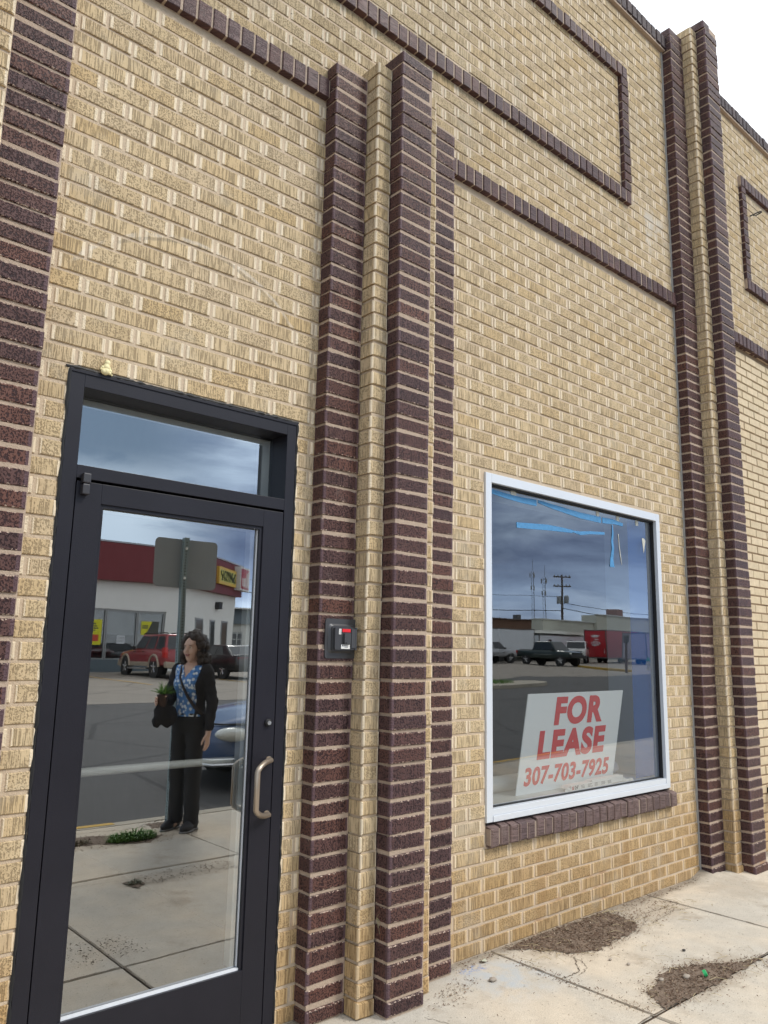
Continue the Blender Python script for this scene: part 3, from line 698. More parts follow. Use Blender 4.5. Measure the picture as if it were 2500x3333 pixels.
q = MB(); q.box(0.033, 0.056, -0.040, -0.022, -0.040, 0.042); q.lathe([(0.004, -0.046), (0.004, 0.046)], (0.060, -0.038, 0.0), 'z', 10); q.lathe([(0.0055, 0.044), (0.0055, 0.049)], (0.060, -0.038, 0.0), 'z', 10); q.lathe([(0.0055, -0.049), (0.0055, -0.044)], (0.060, -0.038, 0.0), 'z', 10)
q.build('hinge', simple('key_box_hinge', (0.10, 0.10, 0.105), 0.35, 0.5), kb)

# ---- blob of hardened expanding foam on the head of the door frame
FO = simple('cured_foam', (0.80, 0.72, 0.42), 0.75, var=0.06, nscale=40)
q = MB()
for (x, y, z, r_) in ((0, 0, 0.010, 0.0125), (0.001, -0.002, 0.022, 0.011), (0.002, -0.002, 0.030, 0.0085), (0.003, -0.003, 0.038, 0.0088), (-0.010, -0.002, 0.020, 0.0055), (-0.014, -0.002, 0.014, 0.004), (0.012, -0.001, 0.012, 0.0075), (0.012, -0.001, 0.021, 0.0045), (0.012, -0.004, 0.004, 0.005), (-0.006, -0.003, 0.007, 0.009), (0.019, -0.003, 0.000, 0.003)):
    q.ell((1.066 + x*1.25, -0.008 + y, 2.500 + z*1.15), (r_*1.25,)*3, 12, 8)
tag(q.build('foam_lump', FO, smooth='all'), 'small lumpy cream blob of hardened foam on top of the door frame', 'foam')

# ---- wire loop in the right panel and a small stub pipe on the pale infill
q = MB(); q.tube([(7.02, 0.0, 5.60), (7.03, -0.05, 5.61), (7.06, -0.09, 5.63), (7.10, -0.08, 5.64), (7.09, -0.03, 5.625), (7.05, -0.02, 5.612)], 0.006, 6)
tag(q.build('wire_hook', BLACK, smooth=True), 'bent wire hook sticking out of the brick panel at far right', 'hook')
q = MB(); q.tube([(6.66, 0.05, 0.455), (6.66, -0.03, 0.455), (6.66, -0.07, 0.44), (6.66, -0.085, 0.40)], 0.022, 10)
tag(q.build('stub_pipe', BLACK, smooth=True), 'black stub pipe low on the pale brick at the far right edge', 'pipe')
# ------------------------------------------------------------------ the ground
def interp(x, tab):
    if x <= tab[0][0]: return tab[0][1]
    for (a, b), (c, d_) in zip(tab, tab[1:]):
        if x <= c: return b + (d_ - b) * (x - a) / (c - a)
    return tab[-1][1]
CURB = [(-60, -3.95), (5, -3.95), (9, -4.62), (14, -5.1), (160, -5.1)]
EDGE = [(-60, -17.0), (12, -17.3), (20, -18.5), (34, -24.2), (40, -22.8), (60, -24.5), (160, -26)]
def hx(x): return 0.011 * min(max(0.0, x - 20), 100)
def hroad(x, y): return -0.13 + 0.0125 * min(max(0.0, -y - 5), 85) + hx(x)
def sst(t): t = min(1, max(0, t)); return t*t*(3-2*t)
def hwalk(x, y):
    z = hx(x)
    z += 0.05 * math.exp(-((x - 5.46) / 0.10) ** 2) * math.exp(-abs(y) / 0.09)
    z += 0.022 * sst((x - 5.4) / 0.15) * sst((6.5 - x) / 0.3) * math.exp(-max(0.0, abs(y) - 0.16) / 0.10)
    return z

def concrete(name, a, b_, scale=1.0, dirt=True):
    m, nt, b = new_mat(name)
    geo = nt.add('ShaderNodeNewGeometry').outputs['Position']; x, y, z = nt.xyz(geo)
    n1 = nt.noise(geo, 1.3 * scale, 6.0, 0.6, 0.3); n2 = nt.noise(geo, 9.0 * scale, 5.0, 0.65); n3 = nt.noise(geo, 170.0 * scale, 3.0, 0.6); n4 = nt.noise(geo, 520.0 * scale, 1.0)
    col = nt.mix(nt.ss(n1, 0.35, 0.65), a, b_)
    col = nt.mix(1.0, col, nt.mix(n2, (0.80, 0.79, 0.77), (1.18, 1.19, 1.20)), 'MULTIPLY')
    col = nt.mix(1.0, col, nt.mix(nt.ss(n3, 0.3, 0.7), (0.90, 0.89, 0.88), (1.07, 1.07, 1.07)), 'MULTIPLY')
    spk = nt.ss(nt.noise(geo, 75.0, 2.0, 0.5), 0.655, 0.70)
    col = nt.mix(nt.math('MULTIPLY', spk, 0.55), col, (0.13, 0.10, 0.075))
    if dirt:
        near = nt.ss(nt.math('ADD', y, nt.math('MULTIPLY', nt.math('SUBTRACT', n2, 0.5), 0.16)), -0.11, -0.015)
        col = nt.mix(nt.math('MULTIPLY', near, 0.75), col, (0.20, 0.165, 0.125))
        # worn blue paint by the corner of the rib
        dx = nt.math('ABSOLUTE', nt.math('SUBTRACT', x, 3.02)); dy = nt.math('ABSOLUTE', nt.math('ADD', y, 0.10))
        bl = nt.math('MULTIPLY', nt.ss(dx, 0.10, 0.05), nt.ss(dy, 0.05, 0.02)); bl = nt.math('MULTIPLY', bl, nt.ss(n3, 0.45, 0.55)); bl = nt.math('MULTIPLY', bl, nt.ss(nt.noise(geo, 30.0, 2.0), 0.42, 0.52))
        col = nt.mix(nt.math('MULTIPLY', bl, 0.85), col, (0.12, 0.22, 0.50))
        dx2 = nt.math('ABSOLUTE', nt.math('SUBTRACT', x, 3.08)); dy2 = nt.math('ABSOLUTE', nt.math('ADD', y, 0.26)); g2 = nt.math('MULTIPLY', nt.ss(dx2, 0.34, 0.05), nt.ss(dy2, 0.30, 0.05))
        col = nt.mix(nt.math('MULTIPLY', g2, nt.ss(n2, 0.35, 0.65)), col, (0.44, 0.46, 0.47))
        for (px, py, sx, sy, a_) in ((3.85, -0.18, 0.62, 0.26, 0.62), (4.5, -0.17, 0.45, 0.22, 0.5), (3.8, -0.83, 0.62, 0.20, 0.6), (2.72, -2.15, 0.55, 0.18, 0.45), (2.75, -3.25, 0.7, 0.3, 0.45), (5.4, -0.3, 0.35, 0.3, 0.4)):
            ex = nt.math('DIVIDE', nt.math('SUBTRACT', x, px), sx); ey = nt.math('DIVIDE', nt.math('SUBTRACT', y, py), sy)
            e2 = nt.math('SQRT', nt.math('ADD', nt.math('MULTIPLY', ex, ex), nt.math('MULTIPLY', ey, ey)))
            e2 = nt.math('ADD', e2, nt.math('MULTIPLY', nt.math('SUBTRACT', n2, 0.5), 1.5))
            col = nt.mix(nt.math('MULTIPLY', nt.ss(e2, 1.0, 0.35), a_), col, (0.37, 0.305, 0.23))
        dk = nt.math('MULTIPLY', nt.ss(nt.noise(geo, 2.3, 5.0, 0.7), 0.56, 0.70), 0.55)
        col = nt.mix(dk, col, (0.30, 0.235, 0.17))
    nt.l.new(col, b.inputs['Base Color']); b.inputs['Roughness'].default_value = 0.9; b.inputs['Specular IOR Level'].default_value = 0.3
    hgt = nt.math('ADD', nt.math('MULTIPLY', n2, 0.6), nt.math('ADD', nt.math('MULTIPLY', n3, 0.35), nt.math('MULTIPLY', n4, 0.15)))
    nt.l.new(nt.bump(hgt, 0.006, 0.7), b.inputs['Normal'])
    return m
CONC = concrete('warm_concrete', (0.61, 0.525, 0.415), (0.505, 0.465, 0.40))
CONC2 = concrete('kerb_concrete', (0.47, 0.42, 0.34), (0.40, 0.365, 0.30), dirt=False)
SOIL = simple('packed_soil', (0.185, 0.135, 0.098), 0.95, var=0.35, nscale=18, bump=0.01, bscale=70)

def asphalt(name, c1, c2):
    m, nt, b = new_mat(name)
    geo = nt.add('ShaderNodeNewGeometry').outputs['Position']; x, y, z = nt.xyz(geo)
    st = nt.noise(nt.comb(nt.math('MULTIPLY', x, 0.12), y, z), 1.0, 5.0, 0.6); n2 = nt.noise(geo, 2.0, 5.0, 0.65); n3 = nt.noise(geo, 140.0, 2.0, 0.7)
    col = nt.mix(st, c1, c2); col = nt.mix(1.0, col, nt.mix(n2, (0.8, 0.8, 0.8), (1.2, 1.2, 1.2)), 'MULTIPLY'); col = nt.mix(1.0, col, nt.mix(n3, (0.7, 0.7, 0.7), (1.3, 1.3, 1.3)), 'MULTIPLY')
    cr = nt.math('MULTIPLY', nt.ss(nt.vor(nt.comb(x, y, 0.0), 0.35, 'DISTANCE_TO_EDGE'), 0.02, 0.006), 0.7)
    col = nt.mix(cr, col, tuple(k * 0.4 for k in c1))
    nt.l.new(col, b.inputs['Base Color']); b.inputs['Roughness'].default_value = 0.85
    nt.l.new(nt.bump(n3, 0.006, 0.8), b.inputs['Normal'])
    return m
ROADM = asphalt('worn_asphalt', (0.060, 0.058, 0.056), (0.095, 0.092, 0.088))
LOTM = asphalt('pale_lot_surface', (0.235, 0.205, 0.17), (0.30, 0.265, 0.22))

def strip_sheet(name, xs, lo, hi, rows, zf, mat, kind='structure', parent=None):
    q = MB(); n = len(xs)
    for x in xs:
        a, b_ = lo(x), hi(x)
        for j in range(rows + 1):
            y = a + (b_ - a) * j / rows; q.v.append((x, y, zf(x, y)))
    for i in range(n - 1):
        for j in range(rows):
            o = i * (rows + 1) + j; q.face((o, o + rows + 1, o + rows + 2, o + 1))
    o = q.build(name, mat, parent); 
    if kind: o['kind'] = kind
    return o
XS = [-60, -30, -15, -8, -4, 0, 2, 3.5, 5, 6, 7, 8, 9, 10, 11, 12, 13, 14, 16, 18, 20, 23, 26, 30, 34, 37, 40, 45, 50, 55, 60, 70, 80, 100, 120, 160]
# base sheet out to the horizon
q = MB(); gxs = [-900, -200, -60, -20, 0, 20, 40, 60, 80, 100, 120, 200, 900]; gys = [60, 8.2, 0.02, -5, -20, -40, -60, -90, -200, -900]
for x in gxs:
    for y in gys: q.v.append((x, y, min(hroad(x, y), 3) - 0.06 if y < 0 else -0.19 + hx(x)))
for i in range(len(gxs) - 1):
    for j in range(len(gys) - 1):
        o = i * len(gys) + j; q.face((o, o + 1, o + len(gys) + 1, o + len(gys)))
q.build('ground', SOIL)['kind'] = 'structure'
strip_sheet('road', XS, lambda x: interp(x, CURB) - 0.42, lambda x: interp(x, EDGE), 26, hroad, ROADM)
strip_sheet('gutter', XS, lambda x: interp(x, CURB), lambda x: interp(x, CURB) - 0.44, 1, lambda x, y: hroad(x, y) + 0.006, CONC2)
strip_sheet('parking_lot', [x for x in XS if x >= -30 and x <= 120], lambda x: interp(x, EDGE) - 0.0, lambda x: -90.0, 26, lambda x, y: hroad(x, y) + 0.004, LOTM)
# kerb
q = MB()
kx = [-60, -20, -8, -4, -1, 0.6, 2.2, 3.4, 5, 6, 7, 8, 9, 10, 11.5, 13, 14, 18, 24, 34, 50, 90, 160]
for i in range(len(kx) - 1):
    a, b_ = kx[i] + 0.004, kx[i + 1] - 0.004; ya, yb = interp(a, CURB), interp(b_, CURB)
    prof = [(0.155, -0.25), (0.155, hx(a) + random.uniform(-0.006, 0.002)), (0.02, hx(a) - 0.002), (0.0, hx(a) - 0.02), (-0.012, hroad(a, ya) - 0.1)]
    q.add([(a, ya + p, z) for p, z in prof] + [(b_, yb + p, z) for p, z in prof], [(k, k + 1, k + 6, k + 5) for k in range(4)] + [(4, 3, 2, 1, 0), (5, 6, 7, 8, 9)])
q.build('kerb', CONC2)['kind'] = 'structure'
YEL = simple('faded_yellow_paint', (0.58, 0.36, 0.07), 0.8, var=0.3, nscale=30)
q = MB()
for (a, b_) in ((-18, 2.95), (6.6, 10.4)):
    n = 40
    for k in range(n):
        xa, xb = a + (b_ - a) * k / n, a + (b_ - a) * (k + 1) / n; ya, yb = interp(xa, CURB), interp(xb, CURB); w0 = 0.10 + random.uniform(-.01, .01)
        q.add([(xa, ya + 0.03, hx(xa) + 0.003), (xb, yb + 0.03, hx(xb) + 0.003), (xb, yb + w0, hx(xb) + 0.003), (xa, ya + w0, hx(xa) + 0.003)], [(0, 1, 2, 3)])
q.build('kerb_marking', YEL)['kind'] = 'structure'
# pavement slabs
XJ = [-6.0, -4.3, -2.8, -1.25, 0.25, 1.755, 3.27, 4.775, 6.28, 7.8, 9.3, 10.8, 12.4, 14, 15.6, 17.2, 18.8, 20.4, 22, 25, 28, 32, 38, 46, 60, 90, 140]
q = MB()
def slab(x0, x1, y0, y1f, n, m_, g=0.005):
    xs = [x0 + g, x0 + g + 0.006] + [x0 + (x1 - x0) * k / n for k in range(1, n)] + [x1 - g - 0.006, x1 - g]
    o = len(q.v); tilt = random.uniform(-.0025, .0025); rows = [0, None] 
    cols = []
    for x in xs:
        y1 = y1f(x); ys = [y0 - g, y0 - g - 0.006] + [y0 + (y1 - y0) * k / m_ for k in range(1, m_)] + [y1 + g + 0.006, y1 + g]
        for y in ys:
            e = 0.0
            if y in (ys[0], ys[-1]) or x in (xs[0], xs[-1]): e = -0.007
            q.v.append((x, y, hwalk(x, y) + e + tilt * (0 if n < 4 else 1)))
    R_ = m_ + 3
    for i in range(len(xs) - 1):
        for j in range(R_ - 1):
            a = o + i * R_ + j; q.face((a, a + R_, a + R_ + 1, a + 1))
for x0, x1 in zip(XJ, XJ[1:]):
    near = -2 < x0 < 8
    slab(x0, x1, 0.03, lambda x: -0.905, 24 if near else 3, 12 if near else 2)
    slab(x0, x1, -0.905, lambda x: -2.36, 10 if near else 3, 6 if near else 2)
    slab(x0, x1, -2.36, lambda x: interp(x, CURB) + 0.165, 8 if near else 3, 6 if near else 2)
q.build('sidewalk', CONC)['kind'] = 'structure'
strip_sheet('sidewalk_bed', [x for x in XS if x > -7 and x < 141], lambda x: 0.05, lambda x: interp(x, CURB) + 0.1, 3, lambda x, y: hwalk(x, y) - 0.016, SOIL)

# cracks
CRK = simple('crack_dirt', (0.16, 0.125, 0.09), 0.95, var=0.3)
q = MB()
def crack(pts, wd, n=18, am=0.012):
    P = []
    for (a, b_) in zip(pts, pts[1:]):
        for k in range(n): P.append((a[0] + (b_[0]-a[0])*k/n + random.gauss(0, am/2), a[1] + (b_[1]-a[1])*k/n + random.gauss(0, am/2)))
    P.append(pts[-1])
    for (a, b_) in zip(P, P[1:]):
        t = Vector((b_[0]-a[0], b_[1]-a[1])); 
        if t.length < 1e-5: continue
        t.normalize(); nn = Vector((-t.y, t.x)) * wd * random.uniform(0.3, 1.0) / 2
        z = hwalk(a[0], a[1]) + 0.003
        q.add([(a[0]+nn.x, a[1]+nn.y, z), (a[0]-nn.x, a[1]-nn.y, z), (b_[0]-nn.x, b_[1]-nn.y, z), (b_[0]+nn.x, b_[1]+nn.y, z)], [(0,1,2,3)])
crack([(3.55, -0.31), (3.40, -0.44), (3.28, -0.43)], 0.006, 14); crack([(3.55, -0.31), (3.50, -0.42), (3.37, -0.46)], 0.004, 12); crack([(4.31, -0.30), (4.62, -0.26), (4.77, -0.30)], 0.004)
crack([(4.25, -0.28), (4.45, -0.18), (4.76, -0.21)], 0.004); crack([(2.50, -0.30), (2.56, -0.52), (2.62, -0.9)], 0.003, 14); crack([(3.1, -2.34), (2.4, -2.2), (1.8, -2.3)], 0.004, 20)
crack([(2.3, -2.05), (2.75, -2.15), (3.25, -2.02)], 0.006, 20, 0.03); crack([(3.4, -3.7), (3.0, -3.6), (2.2, -3.72)], 0.008, 20, 0.02)
for xj in (1.755, 3.27, 4.775): crack([(xj, -0.05), (xj, -0.9)], 0.012, 40, 0.006); crack([(xj, -0.9), (xj, -3.7)], 0.005, 60, 0.005)
crack([(0.2, -0.905), (6.4, -0.905)], 0.011, 160, 0.005)
o = q.build('sidewalk_crack', CRK); o['kind'] = 'structure'

# ---- patches where the slab has broken away, filled with soil and dry litter
def inside(poly, x, y):
    c = False; n = len(poly)
    for i in range(n):
        (x1, y1), (x2, y2) = poly[i], poly[(i+1) % n]
        if (y1 > y) != (y2 > y) and x < (x2-x1)*(y-y1)/(y2-y1) + x1: c = not c
    return c
from mathutils import noise as mnoise
def litter_mat():
    m, nt, b = new_mat('dry_litter'); a = nt.add('ShaderNodeAttribute', attribute_name='rnd'); r, g, bl = nt.xyz(a.outputs['Color'])
    nt.l.new(nt.ramp(r, [(0, (0.10, 0.065, 0.042)), (0.35, (0.17, 0.105, 0.07)), (0.6, (0.25, 0.165, 0.11)), (0.8, (0.36, 0.27, 0.18)), (1.0, (0.55, 0.46, 0.34))]), b.inputs['Base Color']); b.inputs['Roughness'].default_value = 0.85
    return m
LITTER = litter_mat()
def patch(poly, z0, name):
    q = MB(); xs = [p[0] for p in poly]; ys = [p[1] for p in poly]; st = 0.012; idx = {}
    nx, ny = int((max(xs)-min(xs))/st)+3, int((max(ys)-min(ys))/st)+3
    for i in range(nx):
        for j in range(ny):
            x, y = min(xs)-st+i*st, min(ys)-st+j*st
            wx, wy = x + 0.022*mnoise.noise((x*16, y*16, 0)) + 0.012*mnoise.noise((x*50, y*50, 3)), y + 0.022*mnoise.noise((x*16, y*16, 7)) + 0.012*mnoise.noise((x*50, y*50, 9))
            if inside(poly, wx, wy):
                idx[(i, j)] = len(q.v); q.v.append((x, y, hwalk(x, y) + z0 + 0.004*mnoise.noise((x*40, y*40, 1))))
    for (i, j), a in idx.items():
        if (i+1, j) in idx and (i, j+1) in idx and (i+1, j+1) in idx: q.face((a, idx[(i+1, j)], idx[(i+1, j+1)], idx[(i, j+1)]))
    o = q.build(name, SOIL, smooth='all'); o['kind'] = 'structure'
    return o
D1 = [(3.30,-0.03),(3.6,-0.01),(3.89,-0.005),(4.22,-0.01),(4.30,-0.08),(4.25,-0.24),(4.12,-0.31),(3.90,-0.33),(3.71,-0.345),(3.55,-0.28),(3.50,-0.18),(3.42,-0.09)]
D1b = [(4.28,-0.02),(4.70,-0.06),(4.77,-0.20),(4.66,-0.28),(4.40,-0.31),(4.22,-0.28)]
D2 = [(3.44,-0.76),(3.62,-0.735),(3.68,-0.69),(3.82,-0.69),(4.01,-0.77),(4.12,-0.85),(4.34,-0.925),(4.19,-0.93),(3.96,-0.925),(3.72,-0.93),(3.52,-0.92),(3.35,-0.905),(3.40,-0.82)]
patch(D1, 0.004, 'soil_patch'); patch(D2, 0.004, 'soil_patch')
patch([(2.30,-2.0),(2.42,-2.06),(2.40,-2.2),(2.28,-2.16)], 0.004, 'soil_patch'); patch([(2.2,-3.35),(2.9,-3.05),(3.1,-3.25),(2.7,-3.5),(2.25,-3.6)], 0.004, 'soil_patch')
patch([(3.12,-3.5),(3.45,-3.46),(3.5,-3.68),(3.15,-3.7)], 0.004, 'soil_patch')
class Flakes:
    def __init__(s): s.V = []; s.F = []; s.R = []
    def add(s, x, y, z, L, wd, th, yaw, pitch, roll, r):
        M = Matrix.Translation((x, y, z)) @ Matrix.Rotation(yaw, 4, 'Z') @ Matrix.Rotation(pitch, 4, 'Y') @ Matrix.Rotation(roll, 4, 'X')
        o = len(s.V); b_ = random.uniform(-.3, .3) * L
        for p in ((-L/2, 0, 0), (0, wd/2, th + b_*0.2), (L/2, 0, 0), (0, -wd/2, th*0.3 + b_*0.2)): s.V.append(tuple(M @ Vector(p)))
        s.F += [(o, o+1, o+2), (o, o+2, o+3)]; s.R += [(r, r, r, 1)] * 6
    def build(s, name, mat):
        me = bpy.data.meshes.new(name); me.from_pydata(s.V, [], s.F); me.materials.append(mat); ca = me.color_attributes.new('rnd', 'FLOAT_COLOR', 'CORNER'); ca.data.foreach_set('color', np.array(s.R, dtype=np.float32).ravel())
        o = bpy.data.objects.new(name, me); C.objects.link(o); o['kind'] = 'stuff'; return o
fl = Flakes()
def scatter(poly, n, sc_=1.0, spread=0.02, pale=0.0, lift=0.010):
    xs = [p[0] for p in poly]; ys = [p[1] for p in poly]; k = 0; t = 0
    while k < n and t < n * 30:
        t += 1; x, y = random.uniform(min(xs)-spread, max(xs)+spread), random.uniform(min(ys)-spread, max(ys)+spread)
        if not inside(poly, x + random.gauss(0, spread*0.6), y + random.gauss(0, spread*0.6)): continue
        if y > -0.005: continue
        if mnoise.noise((x*9, y*9, 4)) < -0.30 and random.random() < 0.6: continue
        fl.add(x, y, hwalk(x, y) + random.uniform(0.004, lift), random.uniform(.008, .024)*sc_, random.uniform(.0025, .006)*sc_, random.uniform(0, .004), random.uniform(0, 6.3), random.uniform(-.5, .5), random.uniform(-1, 1), min(1, max(0, random.gauss(0.38 + pale, 0.24)))); k += 1
scatter(D1, 3000, 0.9, 0.04, -0.03, 0.008); scatter(D2, 1500, 0.9, 0.04, -0.03, 0.008); scatter(D1b, 420, 0.8, 0.04, 0.15, 0.006)
scatter([(2.93,-0.02),(5.42,-0.004),(5.40,-0.05),(4.8,-0.07),(3.3,-0.07),(2.95,-0.10)], 620, 0.8, 0.02, 0.1, 0.006)
scatter([(2.55,-0.26),(2.92,-0.10),(2.98,-0.2),(2.70,-0.32)], 160, 0.8, 0.02, 0.1, 0.006); scatter([(4.2,-0.95),(4.34,-0.98),(4.3,-1.06),(4.15,-1.02)], 140, 0.8, 0.03, 0.0, 0.006)
scatter([(3.22,-0.1),(3.32,-0.1),(3.32,-0.9),(3.22,-0.9)], 230, 0.8, 0.008, 0.1, 0.005); scatter([(3.2,-0.88),(6.2,-0.88),(6.2,-0.93),(3.2,-0.93)], 130, 0.7, 0.01, 0.1, 0.004)
scatter([(2.0,-0.05),(6.2,-0.3),(6.2,-1.2),(2.0,-1.2)], 170, 0.7, 0.05, 0.2, 0.004); scatter([(2.4,-2.0),(3.1,-2.02),(3.1,-2.25),(2.4,-2.25)], 260, 0.9, 0.04, -0.1); scatter([(1.6,-1.0),(1.9,-1.0),(1.9,-1.3),(1.6,-1.3)], 240, 0.9, 0.05, -0.15); scatter([(2.2,-3.1),(3.1,-3.0),(3.1,-3.3),(2.2,-3.7)], 380, 1.0, 0.05, -0.05)
scatter([(3.05,-3.4),(3.55,-3.4),(3.55,-3.75),(3.1,-3.75)], 200, 0.9, 0.05, -0.1)
for P_ in (D1, D2):
    scatter(P_, 700, 0.5, 0.16, 0.0, 0.005)
fl.build('leaf_litter', LITTER)
STR = Flakes()   # bleached straw and twigs
q = MB()
for _ in range(90):
    p = random.choice([D1, D1, D1b, D2]); a = random.choice(p); x, y = a[0] + random.gauss(0, .10), min(-0.02, a[1] + random.gauss(0, .05)); L = random.uniform(.03, .10); yw = random.uniform(0, 6.3)
    q.tube([(x, y, hwalk(x, y) + .007), (x + L*.5*math.cos(yw), y + L*.5*math.sin(yw), hwalk(x, y) + random.uniform(.008, .018)), (x + L*math.cos(yw + .4), min(-.01, y + L*math.sin(yw + .4)), hwalk(x, y) + .006)], random.uniform(.0006, .0013), 4)
o = q.build('dry_straw', simple('dry_straw', (0.46, 0.37, 0.22), 0.8, var=0.3, nscale=9)); o['kind'] = 'stuff'

# single small things on the pavement
PEB = simple('pebble_stone', (0.33, 0.28, 0.23), 0.85, var=0.25, nscale=60); PEBD = simple('dark_pebble', (0.05, 0.045, 0.04), 0.8)
for (x, y, r_, mt, lab) in ((4.06, -0.62, 0.009, PEBD, 'small black pebble alone on the middle slab'), (3.0, -0.25, 0.016, PEB, 'brown pebble on the slab nearest the first pilaster'), (3.67, -0.54, 0.009, PEB, 'grey pebble between the two litter patches'), (3.65, -0.45, 0.008, PEB, 'tiny pebble just below the larger litter patch'), (3.74, -0.80, 0.017, PEB, 'grey stone chip at the edge of the smaller litter patch'), (3.62, -0.74, 0.012, PEB, 'small stone chip at the left tip of the smaller litter patch')):
    bm = bmesh.new(); bmesh.ops.create_icosphere(bm, subdivisions=2, radius=r_)
    for v in bm.verts: v.co = Vector((v.co.x*1.3, v.co.y, v.co.z*0.6)) * random.uniform(.85, 1.12)
    q = MB(); q.bm(bm, 0, Matrix.Translation((x, y, hwalk(x, y) + r_*0.45 + 0.002))); tag(q.build('pebble', mt, smooth='all'), lab, 'pebble', 'pebbles on the pavement')
q = MB(); q.lathe([(0.0, 0.016), (0.012, 0.016), (0.0145, 0.014), (0.0155, 0.0), (0.013, 0.0), (0.012, 0.012), (0.0, 0.012)], (0, 0, 0), 'z', 24)
cap = q.build('bottle_cap', simple('green_plastic', (0.02, 0.42, 0.13), 0.35), smooth=True); cap.location = (3.82, -0.845, 0.016); cap.rotation_euler = (R(62), R(15), R(30)); tag(cap, 'bright green plastic bottle cap on the smaller litter patch', 'bottle cap')
q = MB(); 
for k in range(2):
    pts = [(0.05*t - 0.02, 0.016*math.sin(t*3.1)*(1 if k else -1), 0.003 + 0.005*abs(t-.5)) for t in [i/6 for i in range(7)]]; mid = [(0.05*t - 0.02, 0.0, 0.009) for t in [i/6 for i in range(7)]]
    o_ = len(q.v); q.v += mid + pts
    for i in range(6): q.face((o_+i, o_+i+1, o_+8+i, o_+7+i))
lf = q.build('dead_leaf', simple('pale_leaf', (0.42, 0.42, 0.33), 0.7)); lf.location = (3.13, -0.075, 0.006); lf.rotation_euler = (0, R(6), R(20)); tag(lf, 'pale curled leaf at the foot of the wall beside the first pilaster', 'leaf')
# a wisp of dry grass growing in the joint of the middle rib
q = MB()
for k in range(12):
    a = random.uniform(-1.2, 1.2); L = random.uniform(.02, .05)
    q.tube([(2.349, -0.165, 0.375), (2.349 - 0.2*L*abs(a), -0.165 - 0.45*L, 0.375 + 0.35*L*a), (2.349 - .3*L*abs(a), -0.165 - 0.8*L, 0.375 + L*a*0.8 - 0.25*L)], [0.0009, 0.0008, 0.0004], 4)
tag(q.build('grass_wisp', simple('dry_grass', (0.30, 0.26, 0.16), 0.8)), 'wisp of dry grass in the brick joint beside the middle rib', 'grass')
# ------------------------------------------------------------------ across the street: everything the glass reflects
def surface_nets(F, lo, hi, h):
    lo = np.array(lo, float); n = np.ceil((np.array(hi) - lo) / h).astype(int) + 1
    ax = [lo[i] + h * np.arange(n[i]) for i in range(3)]
    gx, gy, gz = np.meshgrid(*ax, indexing='ij')
    D = F(gx, gy, gz)
    acc = np.zeros((*(n - 1), 3)); cnt = np.zeros(tuple(n - 1))
    corners = [(i, j, k) for i in (0, 1) for j in (0, 1) for k in (0, 1)]
    sl = lambda c: tuple(slice(c[i], n[i] - 1 + c[i]) for i in range(3))
    for a in corners:
        for d in range(3):
            if a[d] == 1: continue
            b = list(a); b[d] = 1
            A, B = D[sl(a)], D[sl(b)]; m = (A < 0) != (B < 0)
            t = np.where(m, A / np.where(A == B, 1, A - B), 0)
            for e in range(3): acc[..., e] += np.where(m, a[e] + (t if e == d else 0), 0)
            cnt += m
    has = cnt > 0; idx = -np.ones(tuple(n - 1), int); idx[has] = np.arange(has.sum())
    cell = np.argwhere(has); V = lo + h * (cell + acc[has] / cnt[has][:, None])
    faces = []
    for d in range(3):
        e1, e2 = (d + 1) % 3, (d + 2) % 3
        s0 = [slice(1, n[i] - 1) for i in range(3)]; s0[d] = slice(0, n[d] - 1); s1 = list(s0); s1[d] = slice(1, n[d])
        A, B = D[tuple(s0)], D[tuple(s1)]; m = (A < 0) != (B < 0); pos = np.argwhere(m)
        off = np.array([1, 1, 1]); off[d] = 0; pos = pos + off; sgn = (A < 0)[m]
        def ci(p, q): c = pos.copy(); c[:, e1] -= p; c[:, e2] -= q; return idx[c[:, 0], c[:, 1], c[:, 2]]
        q = np.stack([ci(0, 0), ci(1, 0), ci(1, 1), ci(0, 1)], 1); q[~sgn] = q[~sgn][:, ::-1]; faces.append(q)
    return V, np.concatenate(faces)
def np_mesh(name, V, Fc, mat, parent, smooth=True):
    me = bpy.data.meshes.new(name); me.from_pydata(V.tolist(), [], Fc.tolist())
    for m_ in (mat if isinstance(mat, (list, tuple)) else [mat]): me.materials.append(m_)
    me.polygons.foreach_set('use_smooth', [smooth] * len(me.polygons)); me.update()
    o = bpy.data.objects.new(name, me); C.objects.link(o); o.parent = parent; return o
def cap(a, b, ra, rb, flat=None):
    a, b = np.array(a, float), np.array(b, float)
    def f(x, y, z):
        p = np.stack([x, y, z], -1) - a; d = b - a; t = np.clip((p @ d) / (d @ d), 0, 1)
        q = p - t[..., None] * d
        return np.sqrt((q ** 2).sum(-1)) - (ra + (rb - ra) * t)
    return f
def ell(c, r):
    c, r = np.array(c, float), np.array(r, float)
    def f(x, y, z):
        p = (np.stack([x, y, z], -1) - c); k = np.sqrt(((p / r) ** 2).sum(-1)); k2 = np.sqrt(((p / r ** 2) ** 2).sum(-1)) + 1e-9
        return k * (k - 1) / k2
    return f
def smin(a, b, k): hh = np.clip(0.5 + 0.5 * (b - a) / k, 0, 1); return b * (1 - hh) + a * hh - k * hh * (1 - hh)
def U(fs, k):
    def f(x, y, z):
        d = fs[0](x, y, z)
        for g in fs[1:]: d = smin(d, g(x, y, z), k)
        return d
    return f

